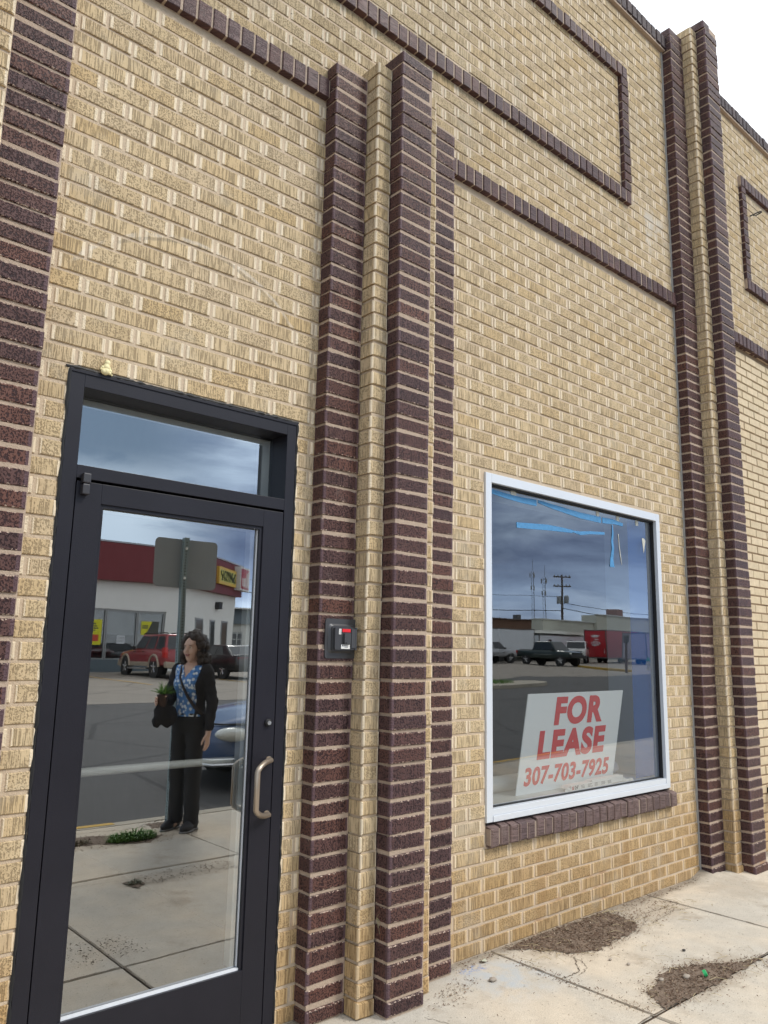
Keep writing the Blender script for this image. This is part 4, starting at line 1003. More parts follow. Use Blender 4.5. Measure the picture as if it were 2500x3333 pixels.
# ---- the woman on the pavement (local frame: +Y faces forward, +X is her right)
SKIN = simple('skin', (0.74, 0.50, 0.40), 0.55, var=0.08, nscale=30)
wo = thing('person', 'woman with dark curly hair in black cardigan and dotted blue blouse holding a potted plant', 'person', (3.31, -3.33, 0.002), math.atan2(0.88, 0.47))
wo.scale = (0.90, 0.92, 1.0)
hip, sh = 0.86, 1.29
torso = U([ell((0, 0.0, 1.19), (0.150, 0.098, 0.155)), ell((0, 0.005, 1.03), (0.128, 0.094, 0.13)), ell((0, -0.005, 0.885), (0.158, 0.112, 0.115)), ell((0.065, 0.075, 1.185), (0.062, 0.058, 0.062)), ell((-0.065, 0.075, 1.185), (0.062, 0.058, 0.062)), cap((0.13, -0.01, sh), (-0.13, -0.01, sh), 0.052, 0.052)], 0.06)
R_EL, R_WR = (0.225, -0.035, 1.03), (0.232, 0.015, 0.795)
L_EL, L_WR = (-0.225, 0.03, 1.04), (-0.135, 0.225, 1.045)
arm_r = U([cap((0.165, -0.01, sh - 0.015), R_EL, 0.050, 0.040), cap(R_EL, R_WR, 0.038, 0.026)], 0.02)
arm_l = U([cap((-0.165, -0.01, sh - 0.015), L_EL, 0.050, 0.040), cap(L_EL, L_WR, 0.038, 0.026)], 0.02)
# head with brow, cheeks, nose, lips, chin, ears, turned a little to her right
hc = np.array((0.0, 0.02, 1.475))
head = U([ell(hc + (0, 0, 0.018), (0.071, 0.086, 0.088)), ell(hc + (0, 0.022, -0.048), (0.053, 0.060, 0.062)), ell(hc + (0, 0.052, -0.088), (0.024, 0.024, 0.020)), ell(hc + (0.031, 0.056, -0.030), (0.025, 0.022, 0.022)), ell(hc + (-0.031, 0.056, -0.030), (0.025, 0.022, 0.022)), ell(hc + (0, 0.066, 0.026), (0.046, 0.018, 0.014))], 0.022)
nose = U([cap(hc + (0, 0.080, 0.012), hc + (0, 0.101, -0.024), 0.007, 0.0095), ell(hc + (0.010, 0.090, -0.026), (0.008, 0.009, 0.006)), ell(hc + (-0.010, 0.090, -0.026), (0.008, 0.009, 0.006))], 0.008)
sock = [ell(hc + (0.030, 0.087, 0.004), (0.016, 0.012, 0.009)), ell(hc + (-0.030, 0.087, 0.004), (0.016, 0.012, 0.009))]
mouth = ell(hc + (0, 0.088, -0.057), (0.024, 0.012, 0.0045))
neck = cap((0, -0.012, 1.28), (0, 0.0, 1.43), 0.050, 0.046)
def finger(base, dirs, L, r):
    p = np.array(base, float); fs = []
    for d_, l in zip(dirs, L):
        q = p + np.array(d_) / np.linalg.norm(d_) * l; fs.append(cap(p, q, r, r * 0.88)); p = q; r *= 0.88
    return fs
def hand_r():
    wz = R_WR[2]; x0, y0 = R_WR[0], R_WR[1]
    fs = [U([ell((x0 - 0.003, y0 + 0.006, wz - 0.055), (0.016, 0.038, 0.047)), cap(R_WR, (x0, y0 + 0.004, wz - 0.03), 0.025, 0.024)], 0.015)]
    for k, (dy, L) in enumerate(((0.033, 0.066), (0.012, 0.074), (-0.009, 0.070), (-0.027, 0.055))):
        fs += finger((x0 - 0.003, y0 + dy, wz - 0.088), [(-0.10, 0.10, -1), (-0.28, 0.12, -1), (-0.55, 0.12, -1)], [L * .45, L * .32, L * .26], 0.0092 - 0.0006 * k)
    fs += finger((x0 - 0.010, y0 + 0.030, wz - 0.040), [(-0.25, 0.75, -0.9), (-0.25, 0.45, -1), (-0.25, 0.2, -1)], [0.030, 0.026, 0.022], 0.0105)
    return U(fs, 0.006)
POT = np.array((-0.105, 0.285, 1.055))
def hand_l():
    w_ = np.array(L_WR); fs = [U([ell(w_ + (0.0, 0.050, 0.0), (0.017, 0.045, 0.036)), cap(L_WR, w_ + (0, 0.03, 0), 0.025, 0.024)], 0.015)]
    for k, (dz, L) in enumerate(((0.030, 0.068), (0.010, 0.076), (-0.010, 0.072), (-0.028, 0.056))):
        fs += finger(w_ + (-0.004, 0.086, dz), [(0.10, 1, 0.05), (0.75, 0.75, 0), (1, 0.15, -0.05)], [L * .42, L * .33, L * .27], 0.0092 - 0.0006 * k)
    fs += finger(w_ + (0.012, 0.040, 0.030), [(0.75, 0.7, 0.35), (0.9, 0.5, 0.1), (1, 0.3, 0)], [0.030, 0.026, 0.022], 0.0105)
    return U(fs, 0.006)
def body(x, y, z):
    d = smin(torso(x, y, z), neck(x, y, z), 0.04)
    hd = smin(head(x, y, z), nose(x, y, z), 0.010)
    for s_ in sock: hd = -smin(-hd, s_(x, y, z), 0.008) if False else np.maximum(hd, -s_(x, y, z))
    hd = np.maximum(hd, -mouth(x, y, z))
    hd = np.minimum(hd, np.minimum(ell(hc + (0.072, -0.005, -0.008), (0.010, 0.020, 0.030))(x, y, z), ell(hc + (-0.072, -0.005, -0.008), (0.010, 0.020, 0.030))(x, y, z)))
    d = smin(d, hd, 0.02)
    for a in (arm_r, arm_l): d = smin(d, a(x, y, z), 0.03)
    d = smin(d, hand_r()(x, y, z), 0.008); d = smin(d, hand_l()(x, y, z), 0.008)
    for s_ in (1, -1): d = smin(d, U([cap((s_*0.08, 0, hip), (s_*0.088, 0.012, 0.47), 0.078, 0.052), cap((s_*0.088, 0.012, 0.47), (s_*0.092, -0.01, 0.09), 0.048, 0.036), cap((s_*0.092, -0.02, 0.045), (s_*0.105, 0.12, 0.03), 0.036, 0.028)], 0.03)(x, y, z), 0.03)
    return d
V, Fc = surface_nets(body, (-0.34, -0.20, 0.0), (0.34, 0.42, 1.62), 0.0062)
bodyo = np_mesh('body', V, Fc, SKIN, wo)
# eyes, lips and teeth belong to the face
FM = [simple('eye_white', (0.75, 0.73, 0.70), 0.3), simple('eye_iris', (0.03, 0.018, 0.012), 0.2), simple('eyebrow', (0.022, 0.014, 0.010), 0.7), simple('lips', (0.40, 0.13, 0.12), 0.45)]
for s_ in (1, -1):
    q = MB(); q.ell(tuple(hc + (s_*0.030, 0.0775, 0.004)), (0.0095, 0.0095, 0.0095), 12, 8, 0); q.ell(tuple(hc + (s_*0.029, 0.0845, 0.004)), (0.0048, 0.0034, 0.0048), 10, 6, 1); q.build('eye', FM, wo, smooth='all'); q = MB(); q.tube([tuple(hc + (s_*0.016, 0.090, 0.019)), tuple(hc + (s_*0.030, 0.090, 0.0225)), tuple(hc + (s_*0.046, 0.080, 0.018))], [0.0022, 0.003, 0.0015], 6, 2); q.build('eyebrow', FM, wo, smooth='all')
q = MB()
q.tube([tuple(hc + (s*0.026, 0.080 + 0.008*(1-abs(s)), -0.050 - 0.007*(1-abs(s)))) for s in (-1, -.5, 0, .5, 1)], [0.002, 0.004, 0.0042, 0.004, 0.002], 6, 3); q.tube([tuple(hc + (s*0.024, 0.080 + 0.009*(1-abs(s)), -0.054 - 0.0115*(1-abs(s)))) for s in (-1, -.5, 0, .5, 1)], [0.002, 0.0045, 0.005, 0.0045, 0.002], 6, 3)
q.ell(tuple(hc + (0, 0.083, -0.0575)), (0.018, 0.006, 0.0035), 10, 6, 0)
q.build('mouth', FM, wo, smooth='all')
# curly hair to the shoulders
hr = random.Random(11); curls = []
for _ in range(420):
    th = hr.uniform(-math.pi, math.pi); zz = hr.uniform(-1, 1); rr = math.sqrt(max(0, 1 - zz*zz))
    px, py, pz = 0.112*rr*math.sin(th), 0.110*rr*math.cos(th) - 0.026, 0.138*zz
    if py > 0.030 and abs(px) < 0.066 and pz < 0.078: continue
    if pz < -0.01: px *= 1.16 + 0.18*abs(pz)/0.13; py = py*1.1 - 0.014
    curls.append((px + hr.gauss(0, .006), py + hr.gauss(0, .006), 1.480 + pz + (-0.045 if pz < 0 else 0), hr.uniform(0.014, 0.030)))
cv = np.array(curls)
def hair(x, y, z):
    d = ell((0, -0.022, 1.488), (0.094, 0.090, 0.116))(x, y, z)
    d = np.minimum(d, ell((0, -0.055, 1.39), (0.108, 0.062, 0.105))(x, y, z))
    face = ell((0, 0.075, 1.452), (0.066, 0.075, 0.105))(x, y, z); d = np.maximum(d, -face)
    for c_ in curls: d = smin(d, np.sqrt((x-c_[0])**2 + (y-c_[1])**2 + (z-c_[2])**2) - c_[3], 0.006)
    return d
V, Fc = surface_nets(hair, (-0.20, -0.20, 1.22), (0.20, 0.14, 1.68), 0.0055)
HAIR, nt, b = new_mat('dark_curly_hair'); geo = nt.add('ShaderNodeTexCoord').outputs['Object']
hn = nt.noise(geo, 120.0, 2.0, 0.6, 1.5); nt.l.new(nt.mix(hn, (0.012, 0.008, 0.006), (0.075, 0.045, 0.030)), b.inputs['Base Color']); b.inputs['Roughness'].default_value = 0.38; nt.l.new(nt.bump(hn, 0.006, 1.0), b.inputs['Normal'])
ho = np_mesh('hair', V, Fc, HAIR, wo)
q = MB()    # loose ringlets
for c_ in curls[:150]:
    ph = hr.uniform(0, 6.3); q.tube([(c_[0]*1.06 + 0.011*math.cos(ph + t*1.3), c_[1]*1.06 + 0.011*math.sin(ph + t*1.3), c_[2] + 0.012 - t*0.009) for t in range(7)], [0.0035]*6 + [0.0015], 5)
for _ in range(420):
    c_ = hr.choice(curls); ph = hr.uniform(0, 6.3); rr_ = hr.uniform(.006, .016); k_ = hr.uniform(1.0, 1.16)
    q.tube([(c_[0]*k_ + rr_*math.cos(ph + t*1.2), c_[1]*k_ + rr_*math.sin(ph + t*1.2), c_[2] + 0.02 - t*0.008) for t in range(8)], [0.0018]*7 + [0.0008], 4)
q.build('ringlets', HAIR, wo, smooth='all')
# blouse
m, nt, b = new_mat('dotted_blue_blouse'); geo = nt.add('ShaderNodeTexCoord').outputs['Object']
vd = nt.vor(geo, 31.0); dots = nt.ss(vd, 0.47, 0.37); fold = nt.noise(geo, 14.0, 3.0, 0.5, 0.8)
cb = nt.mix(fold, (0.07, 0.22, 0.56), (0.12, 0.33, 0.72)); nt.l.new(nt.mix(dots, cb, (0.80, 0.86, 0.92)), b.inputs['Base Color']); b.inputs['Roughness'].default_value = 0.7; nt.l.new(nt.bump(fold, 0.02, 0.8), b.inputs['Normal'])
BLOUSE = m
def blouse(x, y, z):
    d = torso(x, y, z) - 0.010 - 0.012*np.clip((1.05 - z)/0.15, 0, 1) - 0.003*np.sin(x*70 + z*25)*np.clip((1.15 - z)/0.2, 0, 1)
    d = np.maximum(d, z - 1.335); d = np.maximum(d, 0.915 - z)
    vneck = (z - 1.235) - 1.55*np.abs(x); d = np.maximum(d, -np.maximum(-np.minimum(vneck*0.5, 1.0), 0.0 - y + 0.01)) if False else np.where((y > 0.02) & (vneck > 0), np.maximum(d, 0.004), d)
    return np.maximum(d, -(torso(x, y, z) - 0.003))
V, Fc = surface_nets(blouse, (-0.22, -0.16, 0.90), (0.22, 0.19, 1.36), 0.0055); np_mesh('blouse', V, Fc, BLOUSE, wo)
KNIT = simple('black_knit', (0.016, 0.015, 0.018), 0.85, var=0.3, nscale=60, bump=0.004, bscale=160)
def cardi(x, y, z):
    t = torso(x, y, z) - 0.022; t = np.maximum(t, z - 1.345); t = np.maximum(t, 0.845 - z)
    openf = np.maximum(-(y - 0.004), np.abs(x + 0.045) - 0.168 - 0.015*np.clip((z - 1.15)/0.2, -1, 1)); t = np.maximum(t, -openf)
    ar = np.maximum(arm_r(x, y, z) - 0.015 - 0.003*np.sin(z*85), 0.80 - z)
    al = np.maximum(arm_l(x, y, z) - 0.017 - 0.003*np.sin((z + y)*85), y - 0.205)
    d = smin(smin(t, ar, 0.02), al, 0.02)
    # the near flap hangs loose over the forearm
    return np.maximum(d, -(smin(torso(x, y, z) - 0.012, neck(x, y, z) - 0.006, 0.02)))
V, Fc = surface_nets(cardi, (-0.32, -0.20, 0.78), (0.32, 0.26, 1.38), 0.0062); np_mesh('cardigan', V, Fc, KNIT, wo)
TROU = simple('black_trouser_cloth', (0.014, 0.014, 0.016), 0.8, var=0.25, nscale=12, bump=0.004, bscale=30)
def trou(x, y, z):
    d = np.maximum(ell((0, -0.005, 0.88), (0.172, 0.126, 0.135))(x, y, z), z - 0.945)
    for s_ in (1, -1): d = smin(d, np.maximum(U([cap((s_*0.08, -0.004, hip), (s_*0.086, 0.010, 0.47), 0.096, 0.074), cap((s_*0.086, 0.010, 0.47), (s_*0.088, -0.012, 0.06), 0.074, 0.070)], 0.03)(x, y, z) + 0.003*np.sin(z*50 + x*20), 0.052 - z), 0.02)
    return d
V, Fc = surface_nets(trou, (-0.22, -0.16, 0.03), (0.22, 0.16, 0.97), 0.0065); np_mesh('trousers', V, Fc, TROU, wo)
SHOE = simple('black_shoe', (0.020, 0.020, 0.024), 0.6, var=0.3, nscale=30); SOLE = simple('grey_sole', (0.20, 0.20, 0.20), 0.7)
for s_ in (1, -1):
    def shoe(x, y, z): return np.maximum(U([ell((s_*0.098, -0.035, 0.045), (0.042, 0.055, 0.055)), ell((s_*0.108, 0.085, 0.030), (0.046, 0.085, 0.040)), cap((s_*0.096, -0.03, 0.06), (s_*0.104, 0.07, 0.052), 0.036, 0.026)], 0.03)(x, y, z), 0.008 - z)
    V, Fc = surface_nets(shoe, (s_*0.105 - 0.08, -0.13, -0.01), (s_*0.105 + 0.08, 0.2, 0.13), 0.006); so = np_mesh('shoe', V, Fc, SHOE, wo)
    def solef(x, y, z): return np.maximum(np.maximum(U([ell((s_*0.098, -0.035, 0.0), (0.047, 0.062, 0.03)), ell((s_*0.108, 0.085, 0.0), (0.051, 0.092, 0.03))], 0.03)(x, y, z), z - 0.016), -z)
    V, Fc = surface_nets(solef, (s_*0.105 - 0.08, -0.13, -0.01), (s_*0.105 + 0.08, 0.2, 0.04), 0.006); np_mesh('sole', V, Fc, SOLE, so)
q = MB(); pts = [(0.160*math.cos(a), 0.116*math.sin(a) - 0.004, 0.932) for a in [2*math.pi*k/28 for k in range(29)]]; q.tube(pts, 0.012, 8, 0)
for a in (0.9, 1.15, 1.4, 1.65, 1.9): q.ell((0.173*math.cos(a), 0.129*math.sin(a) - 0.004, 0.934), (0.006,)*3, 8, 6, 1)
q.build('studded_belt', [simple('belt_leather', (0.012, 0.011, 0.011), 0.5), simple('belt_stud', (0.75, 0.74, 0.70), 0.25, 0.9)], wo, smooth='all')
q = MB(); q.tube([(-0.095, 0.0, 1.345), (-0.085, 0.055, 1.32), (-0.05, 0.128, 1.24), (0.0, 0.146, 1.16), (0.05, 0.132, 1.08), (0.11, 0.10, 1.0), (0.155, 0.06, 0.95), (0.175, 0.02, 0.93)], [0.010, 0.011, 0.011, 0.011, 0.013, 0.016, 0.016, 0.014], 8)
tag(q.build('shoulder_bag', simple('dark_leather_strap', (0.035, 0.024, 0.022), 0.5), wo, smooth='all'))
ca, sa = math.cos(wo.rotation_euler.z), math.sin(wo.rotation_euler.z)
def wl(p): return (wo.location.x + p[0]*.9*ca - p[1]*.92*sa, wo.location.y + p[0]*.9*sa + p[1]*.92*ca, wo.location.z + p[2])
# pot with feathery plant and the dark bag held with it
pp = thing('potted_plant', 'small dark plant pot with feathery green fronds held in the left hand of the woman', 'plant', wl(tuple(POT)))
q = MB(); q.lathe([(0.030, -0.055), (0.043, 0.035), (0.046, 0.035), (0.046, 0.045), (0.040, 0.045), (0.038, 0.036)], (0, 0, 0), 'z', 18); q.build('pot', simple('brown_plastic_pot', (0.055, 0.028, 0.020), 0.5), pp, smooth=True)
FR = simple('fern_green', (0.13, 0.30, 0.035), 0.6, var=0.4, nscale=40)
q = MB()
for k in range(46):
    a = hr.uniform(0, 6.3); L = hr.uniform(.06, .14); el_ = hr.uniform(0.45, 1.5); P = [(L*t*math.cos(a)*math.cos(el_), L*t*math.sin(a)*math.cos(el_), 0.04 + L*t*math.sin(el_) - 0.03*t*t) for t in (0, .25, .5, .75, 1)]; q.tube(P, [0.0013, 0.0012, 0.001, 0.0008, 0.0004], 4)
    for t in range(1, 5):
        for s_ in (-1, 1):
            for u_ in (0.0, 0.5):
                c_ = [P[t][i]*(1-u_) + P[t-1][i]*u_ for i in range(3)]; l2 = 0.017*(1.2 - 0.15*t); q.add([c_, (c_[0] + l2*math.cos(a + s_*0.9) - .003*math.sin(a), c_[1] + l2*math.sin(a + s_*0.9) + .003*math.cos(a), c_[2] + 0.007), (c_[0] + l2*1.4*math.cos(a + s_*0.8), c_[1] + l2*1.4*math.sin(a + s_*0.8), c_[2] + 0.004)], [(0, 1, 2)])
q.build('fronds', FR, pp)
def bagf(x, y, z): return U([ell((POT[0] - 0.01, POT[1] - 0.015, 0.955), (0.062, 0.070, 0.085)), ell((POT[0] + 0.02, POT[1] - 0.06, 0.90), (0.058, 0.075, 0.075)), ell((POT[0] - 0.03, POT[1] + 0.03, 0.875), (0.036, 0.032, 0.045)), ell((POT[0] + 0.03, POT[1] - 0.10, 0.93), (0.05, 0.06, 0.08))], 0.03)(x, y, z) + 0.006*np.sin(x*60 + z*40)*np.sin(y*55 - z*30)
V, Fc = surface_nets(bagf, (-0.22, 0.08, 0.78), (0.05, 0.40, 1.10), 0.007)
bg_ = np_mesh('folded_jacket', V, Fc, KNIT, None); bg_.location = wo.location; bg_.rotation_euler = wo.rotation_euler; bg_.scale = wo.scale; tag(bg_, 'bundled black jacket hanging over the left forearm of the woman', 'jacket')

# ---- sign post, seen from behind
POSTM = simple('galvanised_post', (0.27, 0.35, 0.37), 0.55, 0.2, var=0.12, nscale=20); HOLE = simple('post_hole', (0.012, 0.014, 0.015), 0.9); SIGNB = simple('sign_back_aluminium', (0.31, 0.345, 0.37), 0.6, 0.0, var=0.06, nscale=3)
sp = thing('street_sign', 'grey back of a square traffic sign on a perforated steel post at the kerb', 'sign', (3.31, -3.59, 0.0))
q = MB(); q.box(-0.025, 0.025, -0.025, 0.025, -0.1, 2.47, bev=0.004)
for k in range(92):
    z = 0.04 + k*0.0265
    if z > 2.45: break
    q.lathe([(0.0075, 0.0252), (0.0075, 0.0256)], (0, 0, z), 'y', 8, 1); q.lathe([(0.0075, -0.0256), (0.0075, -0.0252)], (0, 0, z), 'x', 8, 1); q.lathe([(0.0075, 0.0252), (0.0075, 0.0256)], (0, 0, z), 'x', 8, 1)
q.build('post', [POSTM, HOLE], sp)
q = MB(); rrect(q, 0.31, 0.222, 0.045, -0.0265, -0.0295); o = q.build('sign_plate', SIGNB, sp); o.location = (0.03, 0, 2.235)
for z in (2.10, 2.37): q = MB(); q.lathe([(0.012, 0.025), (0.012, 0.031), (0.0, 0.033)], (0, 0, z), 'y', 10); q.build('bolt', SPACER, sp)

# ---- tufts of grass by the kerb
GR = simple('grass_green', (0.10, 0.22, 0.03), 0.6, var=0.45, nscale=25); DRYG = simple('dead_weed', (0.16, 0.13, 0.07), 0.8, var=0.3, nscale=25)
def tuft(cx, cy, rx, ry, n, hmin, hmax, mat, label, name='grass_tuft', ang=0.0):
    q = MB()
    for _ in range(n):
        a = random.uniform(0, 6.3); r_ = math.sqrt(random.random()); u_, v_ = rx*r_*math.cos(a), ry*r_*math.sin(a); x, y = cx + u_*math.cos(ang) - v_*math.sin(ang), cy + u_*math.sin(ang) + v_*math.cos(ang)
        L = random.uniform(hmin, hmax)*(1.15 - 0.6*r_); yw = a + random.gauss(0, .8); k = random.uniform(.3, 1.0); wd = random.uniform(.0015, .004); z = hwalk(x, y) + 0.002; dx, dy = math.cos(yw), math.sin(yw)
        p1 = (x + dx*L*k*.4, y + dy*L*k*.4, z + L*.65); p2 = (x + dx*L*k, y + dy*L*k, z + L*(1 - .45*k))
        q.add([(x - dy*wd, y + dx*wd, z), (x + dy*wd, y - dx*wd, z), (p1[0] + dy*wd, p1[1] - dx*wd, p1[2]), (p1[0] - dy*wd, p1[1] + dx*wd, p1[2]), p2], [(0, 1, 2, 3), (3, 2, 4)])
    return tag(q.build(name, mat), label, 'grass', 'tufts growing in the pavement')
tuft(2.82, -3.22, 0.20, 0.08, 900, 0.03, 0.12, GR, 'large green grass tuft in the broken pavement by the sign post', ang=0.05)
tuft(2.38, -3.30, 0.16, 0.06, 300, 0.02, 0.06, DRYG, 'low brown grass tuft left of the large green one')
tuft(2.34, -2.10, 0.05, 0.035, 110, 0.012, 0.04, simple('grey_green_weed', (0.24, 0.25, 0.18), 0.8, var=0.3), 'small grey green weed in the middle of the pavement')
# ------------------------------------------------------------------ vehicles (local frame: +Y forward, +X right, wheels on z = 0)
TYRE = simple('tyre_rubber', (0.022, 0.021, 0.021), 0.85, var=0.2); CHROME = simple('bright_rim', (0.62, 0.62, 0.62), 0.25, 0.9, var=0.05); DARKG = simple('tinted_glass', (0.020, 0.024, 0.028), 0.06, spec=0.8, var=0.05)
LAMP = simple('lamp_lens', (0.70, 0.73, 0.70), 0.12, var=0.15, nscale=30, coat=0.5); TAILR = simple('tail_lens', (0.55, 0.02, 0.015), 0.2, coat=0.4); BLKP = simple('black_trim', (0.02, 0.02, 0.021), 0.6)
def paint(name, col): return simple(name, col, 0.32, 0.15, var=0.05, nscale=2.0, coat=0.7)
def vehicle(name, label, loc, rz, P, st, cab, wins, wheels, wr, lamps, tails, extra=None, group=None, cat='car', rim=CHROME, lower=None, seg=1):
    t = thing(name, label, cat, loc, rz, group)
    q = MB()
    def ring(y, hw, zb, zt):
        hh = zt - zb
        half = [(0.0, zb), (0.80*hw, zb), (0.96*hw, zb + 0.10*hh), (hw, zb + 0.32*hh), (0.995*hw, zb + 0.60*hh), (0.965*hw, zb + 0.86*hh), (0.90*hw, zb + 0.965*hh), (0.72*hw, zt), (0.0, zt + 0.018)]
        return [(x, y, z) for x, z in half] + [(-x, y, z) for x, z in half[-2:0:-1]]
    o = 0; n = 16
    for (y, hw, zb, zt) in st: q.v += ring(y, hw, zb, zt)
    for i in range(len(st) - 1):
        for k in range(n): q.face((i*n+k, i*n+(k+1) % n, (i+1)*n+(k+1) % n, (i+1)*n+k))
    q.face(list(range(n))); q.face([(len(st)-1)*n + k for k in range(n)][::-1])
    body = q.build('body', P, t, smooth=True)
    if seg > 1:
        sb = body.modifiers.new('round', 'SUBSURF'); sb.levels = 2; sb.render_levels = 2
    if lower:
        q = MB(); 
        for (y0, y1, hw, z0, z1) in lower[1]: q.box(-hw, hw, y0, y1, z0, z1, bev=0.03)
        q.build('cladding', lower[0], t, smooth=True)
    y0, y1, hb, zb_, r0, r1, hr, zr = cab
    base = {}
    def side(s, u, v): return Vector((s*(hb + (hr - hb)*v), (y0 + (r0-y0)*v) + ((y1 + (r1-y1)*v) - (y0 + (r0-y0)*v))*u, zb_ + (zr - zb_)*v))
    q = MB(); c8 = [side(s, u, v) for v in (0, 1) for (s, u) in ((-1, 0), (1, 0), (1, 1), (-1, 1))]
    bm = bmesh.new(); vs_ = [bm.verts.new(p) for p in c8]
    for f in ((0,3,2,1), (4,5,6,7), (0,1,5,4), (1,2,6,5), (2,3,7,6), (3,0,4,7)): bm.faces.new([vs_[i] for i in f])
    bmesh.ops.bevel(bm, geom=bm.edges[:], offset=0.07, segments=3, profile=0.6, affect='EDGES'); q.bm(bm); q.build('roof', P, t, smooth=True)
    def glassquad(nm, pts, mat=DARKG, th=0.012):
        a, b_, c_, d_ = [Vector(p) for p in pts]; nn = (b_ - a).cross(d_ - a).normalized(); ctr = Vector((0, (y0+y1)/2, (zb_+zr)/2))
        if nn.dot((a + c_)/2 - ctr) < 0: nn = -nn
        q = MB(); q.add([p + nn*th for p in (a, b_, c_, d_)] + [p - nn*0.02 for p in (a, b_, c_, d_)], [(0,1,2,3), (7,6,5,4), (0,4,5,1), (1,5,6,2), (2,6,7,3), (3,7,4,0)]); q.build(nm, mat, t)
    for s in (-1, 1):
        for (u0, u1) in wins: glassquad('side_window', [side(s, u0, .12), side(s, u1, .12), side(s, u1 - (0.02 if u1 > .9 else 0), .88), side(s, u0 + (0.02 if u0 < .1 else 0), .88)])
    def endq(u): 
        a, b_ = side(-1, u, .12), side(1, u, .12); c_, d_ = side(1, u, .88), side(-1, u, .88); k = 0.9
        return [Vector((p.x*k, p.y, p.z)) for p in (a, b_, c_, d_)]
    glassquad('windscreen', endq(1.0)); glassquad('rear_window', endq(0.0))
    for (x, y) in wheels:
        for s in (-1, 1):
            q = MB(); w_ = 0.23; q.lathe([(wr*0.66, -w_/2), (wr*0.93, -w_/2), (wr, -w_/2 + 0.04), (wr, w_/2 - 0.04), (wr*0.93, w_/2), (wr*0.66, w_/2), (wr*0.60, w_/2 - 0.05)], (s*x, y, wr), 'x', 24)
            wh = q.build('wheel', TYRE, t, smooth=True)
            q = MB(); q.lathe([(wr*0.64, s*0.02), (wr*0.66, s*(w_/2 + 0.004)), (wr*0.58, s*(w_/2 + 0.004)), (wr*0.55, s*(w_/2 - 0.03)), (0.0, s*(w_/2 - 0.03))], (s*x, y, wr), 'x', 24, 1)
            for k in range(5):
                a = 2*math.pi*k/5 + 0.3; q.tube([(s*(x + w_/2 - 0.012), y, wr), (s*(x + w_/2 - 0.008), y + wr*.6*math.cos(a), wr + wr*.6*math.sin(a))], wr*0.095, 6, 0)
            q.lathe([(wr*0.15, s*(w_/2 - 0.02)), (wr*0.13, s*(w_/2 + 0.012)), (0, s*(w_/2 + 0.014))], (s*x, y, wr), 'x', 12, 0); q.build('rim', [rim, BLKP], wh, smooth=True)
            q = MB(); q.lathe([(wr*1.17, s*0.0), (wr*1.17, s*0.006), (0, s*0.008)], (s*(x + 0.115), y, wr*1.02), 'x', 28); q.build('wheel_arch', BLKP, t)
    for (x, y, z, rx, ry, rz_) in lamps:
        for s in (-1, 1): q = MB(); q.ell((s*x, y, z), (rx, ry, rz_), 20, 12); q.build('headlight', LAMP, t, smooth='all')
    for (x, y, z, rx, ry, rz_) in tails:
        for s in (-1, 1): q = MB(); q.box(s*x - rx, s*x + rx, y - ry, y + ry, z - rz_, z + rz_, bev=min(rx, ry, rz_)*0.5); q.build('tail_light', TAILR, t, smooth=True)
    if extra: extra(t)
    for s in (-1, 1): q = MB(); q.box(s*(hb + 0.14) - 0.09, s*(hb + 0.14) + 0.09, y1 - 0.42, y1 - 0.32, zb_ + 0.03, zb_ + 0.19, bev=0.03); q.build('wing_mirror', BLKP if name != 'white_truck' else P, t, smooth=True)
    return t

# red SUV nosed in to the shop opposite
RED = paint('dark_red_paint', (0.29, 0.028, 0.034)); BEIGE = simple('beige_cladding', (0.36, 0.30, 0.23), 0.5)
def suv_extra(t):
    for (y) in (1.48, -1.42):
        for s in (-1, 1):
            q = MB(); pts = [(s*0.925, y + 0.47*math.cos(a), 0.40 + 0.50*math.sin(a)) for a in [math.pi*k/14 - 0.05 for k in range(15)]]; q.tube(pts, 0.055, 8); q.build('wheel_flare', BEIGE, t, smooth=True)
    for s in (-1, 1):
        q = MB(); q.tube([(s*0.62, -2.0, 1.80), (s*0.62, -1.9, 1.86), (s*0.62, 0.2, 1.87), (s*0.62, 0.35, 1.81)], 0.022, 8); q.build('roof_rail', BLKP, t, smooth=True)
        q = MB(); q.box(s*0.94 - 0.10, s*0.94 + 0.10, -0.85, 0.95, 0.30, 0.37, bev=0.03); q.build('running_board', CHROME, t)
        for y in (-0.15, 0.72): q = MB(); q.box(s*0.932 - 0.02, s*0.932 + 0.02, y - 0.26, y - 0.08, 1.02, 1.06, bev=0.01); q.build('door_handle', BLKP, t)
vehicle('parked_car', 'dark red SUV with beige wheel arches parked nose in to the white shop', (15.97, -30.15, hroad(16, -30.1)), math.pi, RED,
        [(-2.38, 0.86, 0.50, 1.00), (-2.34, 0.90, 0.46, 1.10), (-1.6, 0.925, 0.42, 1.14), (0.9, 0.925, 0.42, 1.13), (1.3, 0.92, 0.42, 1.11), (2.1, 0.90, 0.44, 1.03), (2.36, 0.84, 0.48, 0.95), (2.42, 0.78, 0.52, 0.85)],
        (-2.30, 0.95, 0.86, 1.08, -2.05, 0.22, 0.70, 1.80), [(0.03, 0.28), (0.33, 0.60), (0.64, 0.97)], [(0.80, 1.48), (0.80, -1.42)], 0.38, [(0.66, 2.34, 0.82, 0.16, 0.10, 0.11)], [(0.86, -2.28, 1.02, 0.07, 0.14, 0.22)], suv_extra, 'vehicles parked at the shop opposite', 'car',
        lower=(BEIGE, [(-2.50, -2.28, 0.90, 0.42, 0.66), (2.28, 2.46, 0.86, 0.42, 0.66), (-0.95, 1.02, 0.93, 0.42, 0.60)]))
BLK = paint('gloss_black_paint', (0.010, 0.010, 0.012))
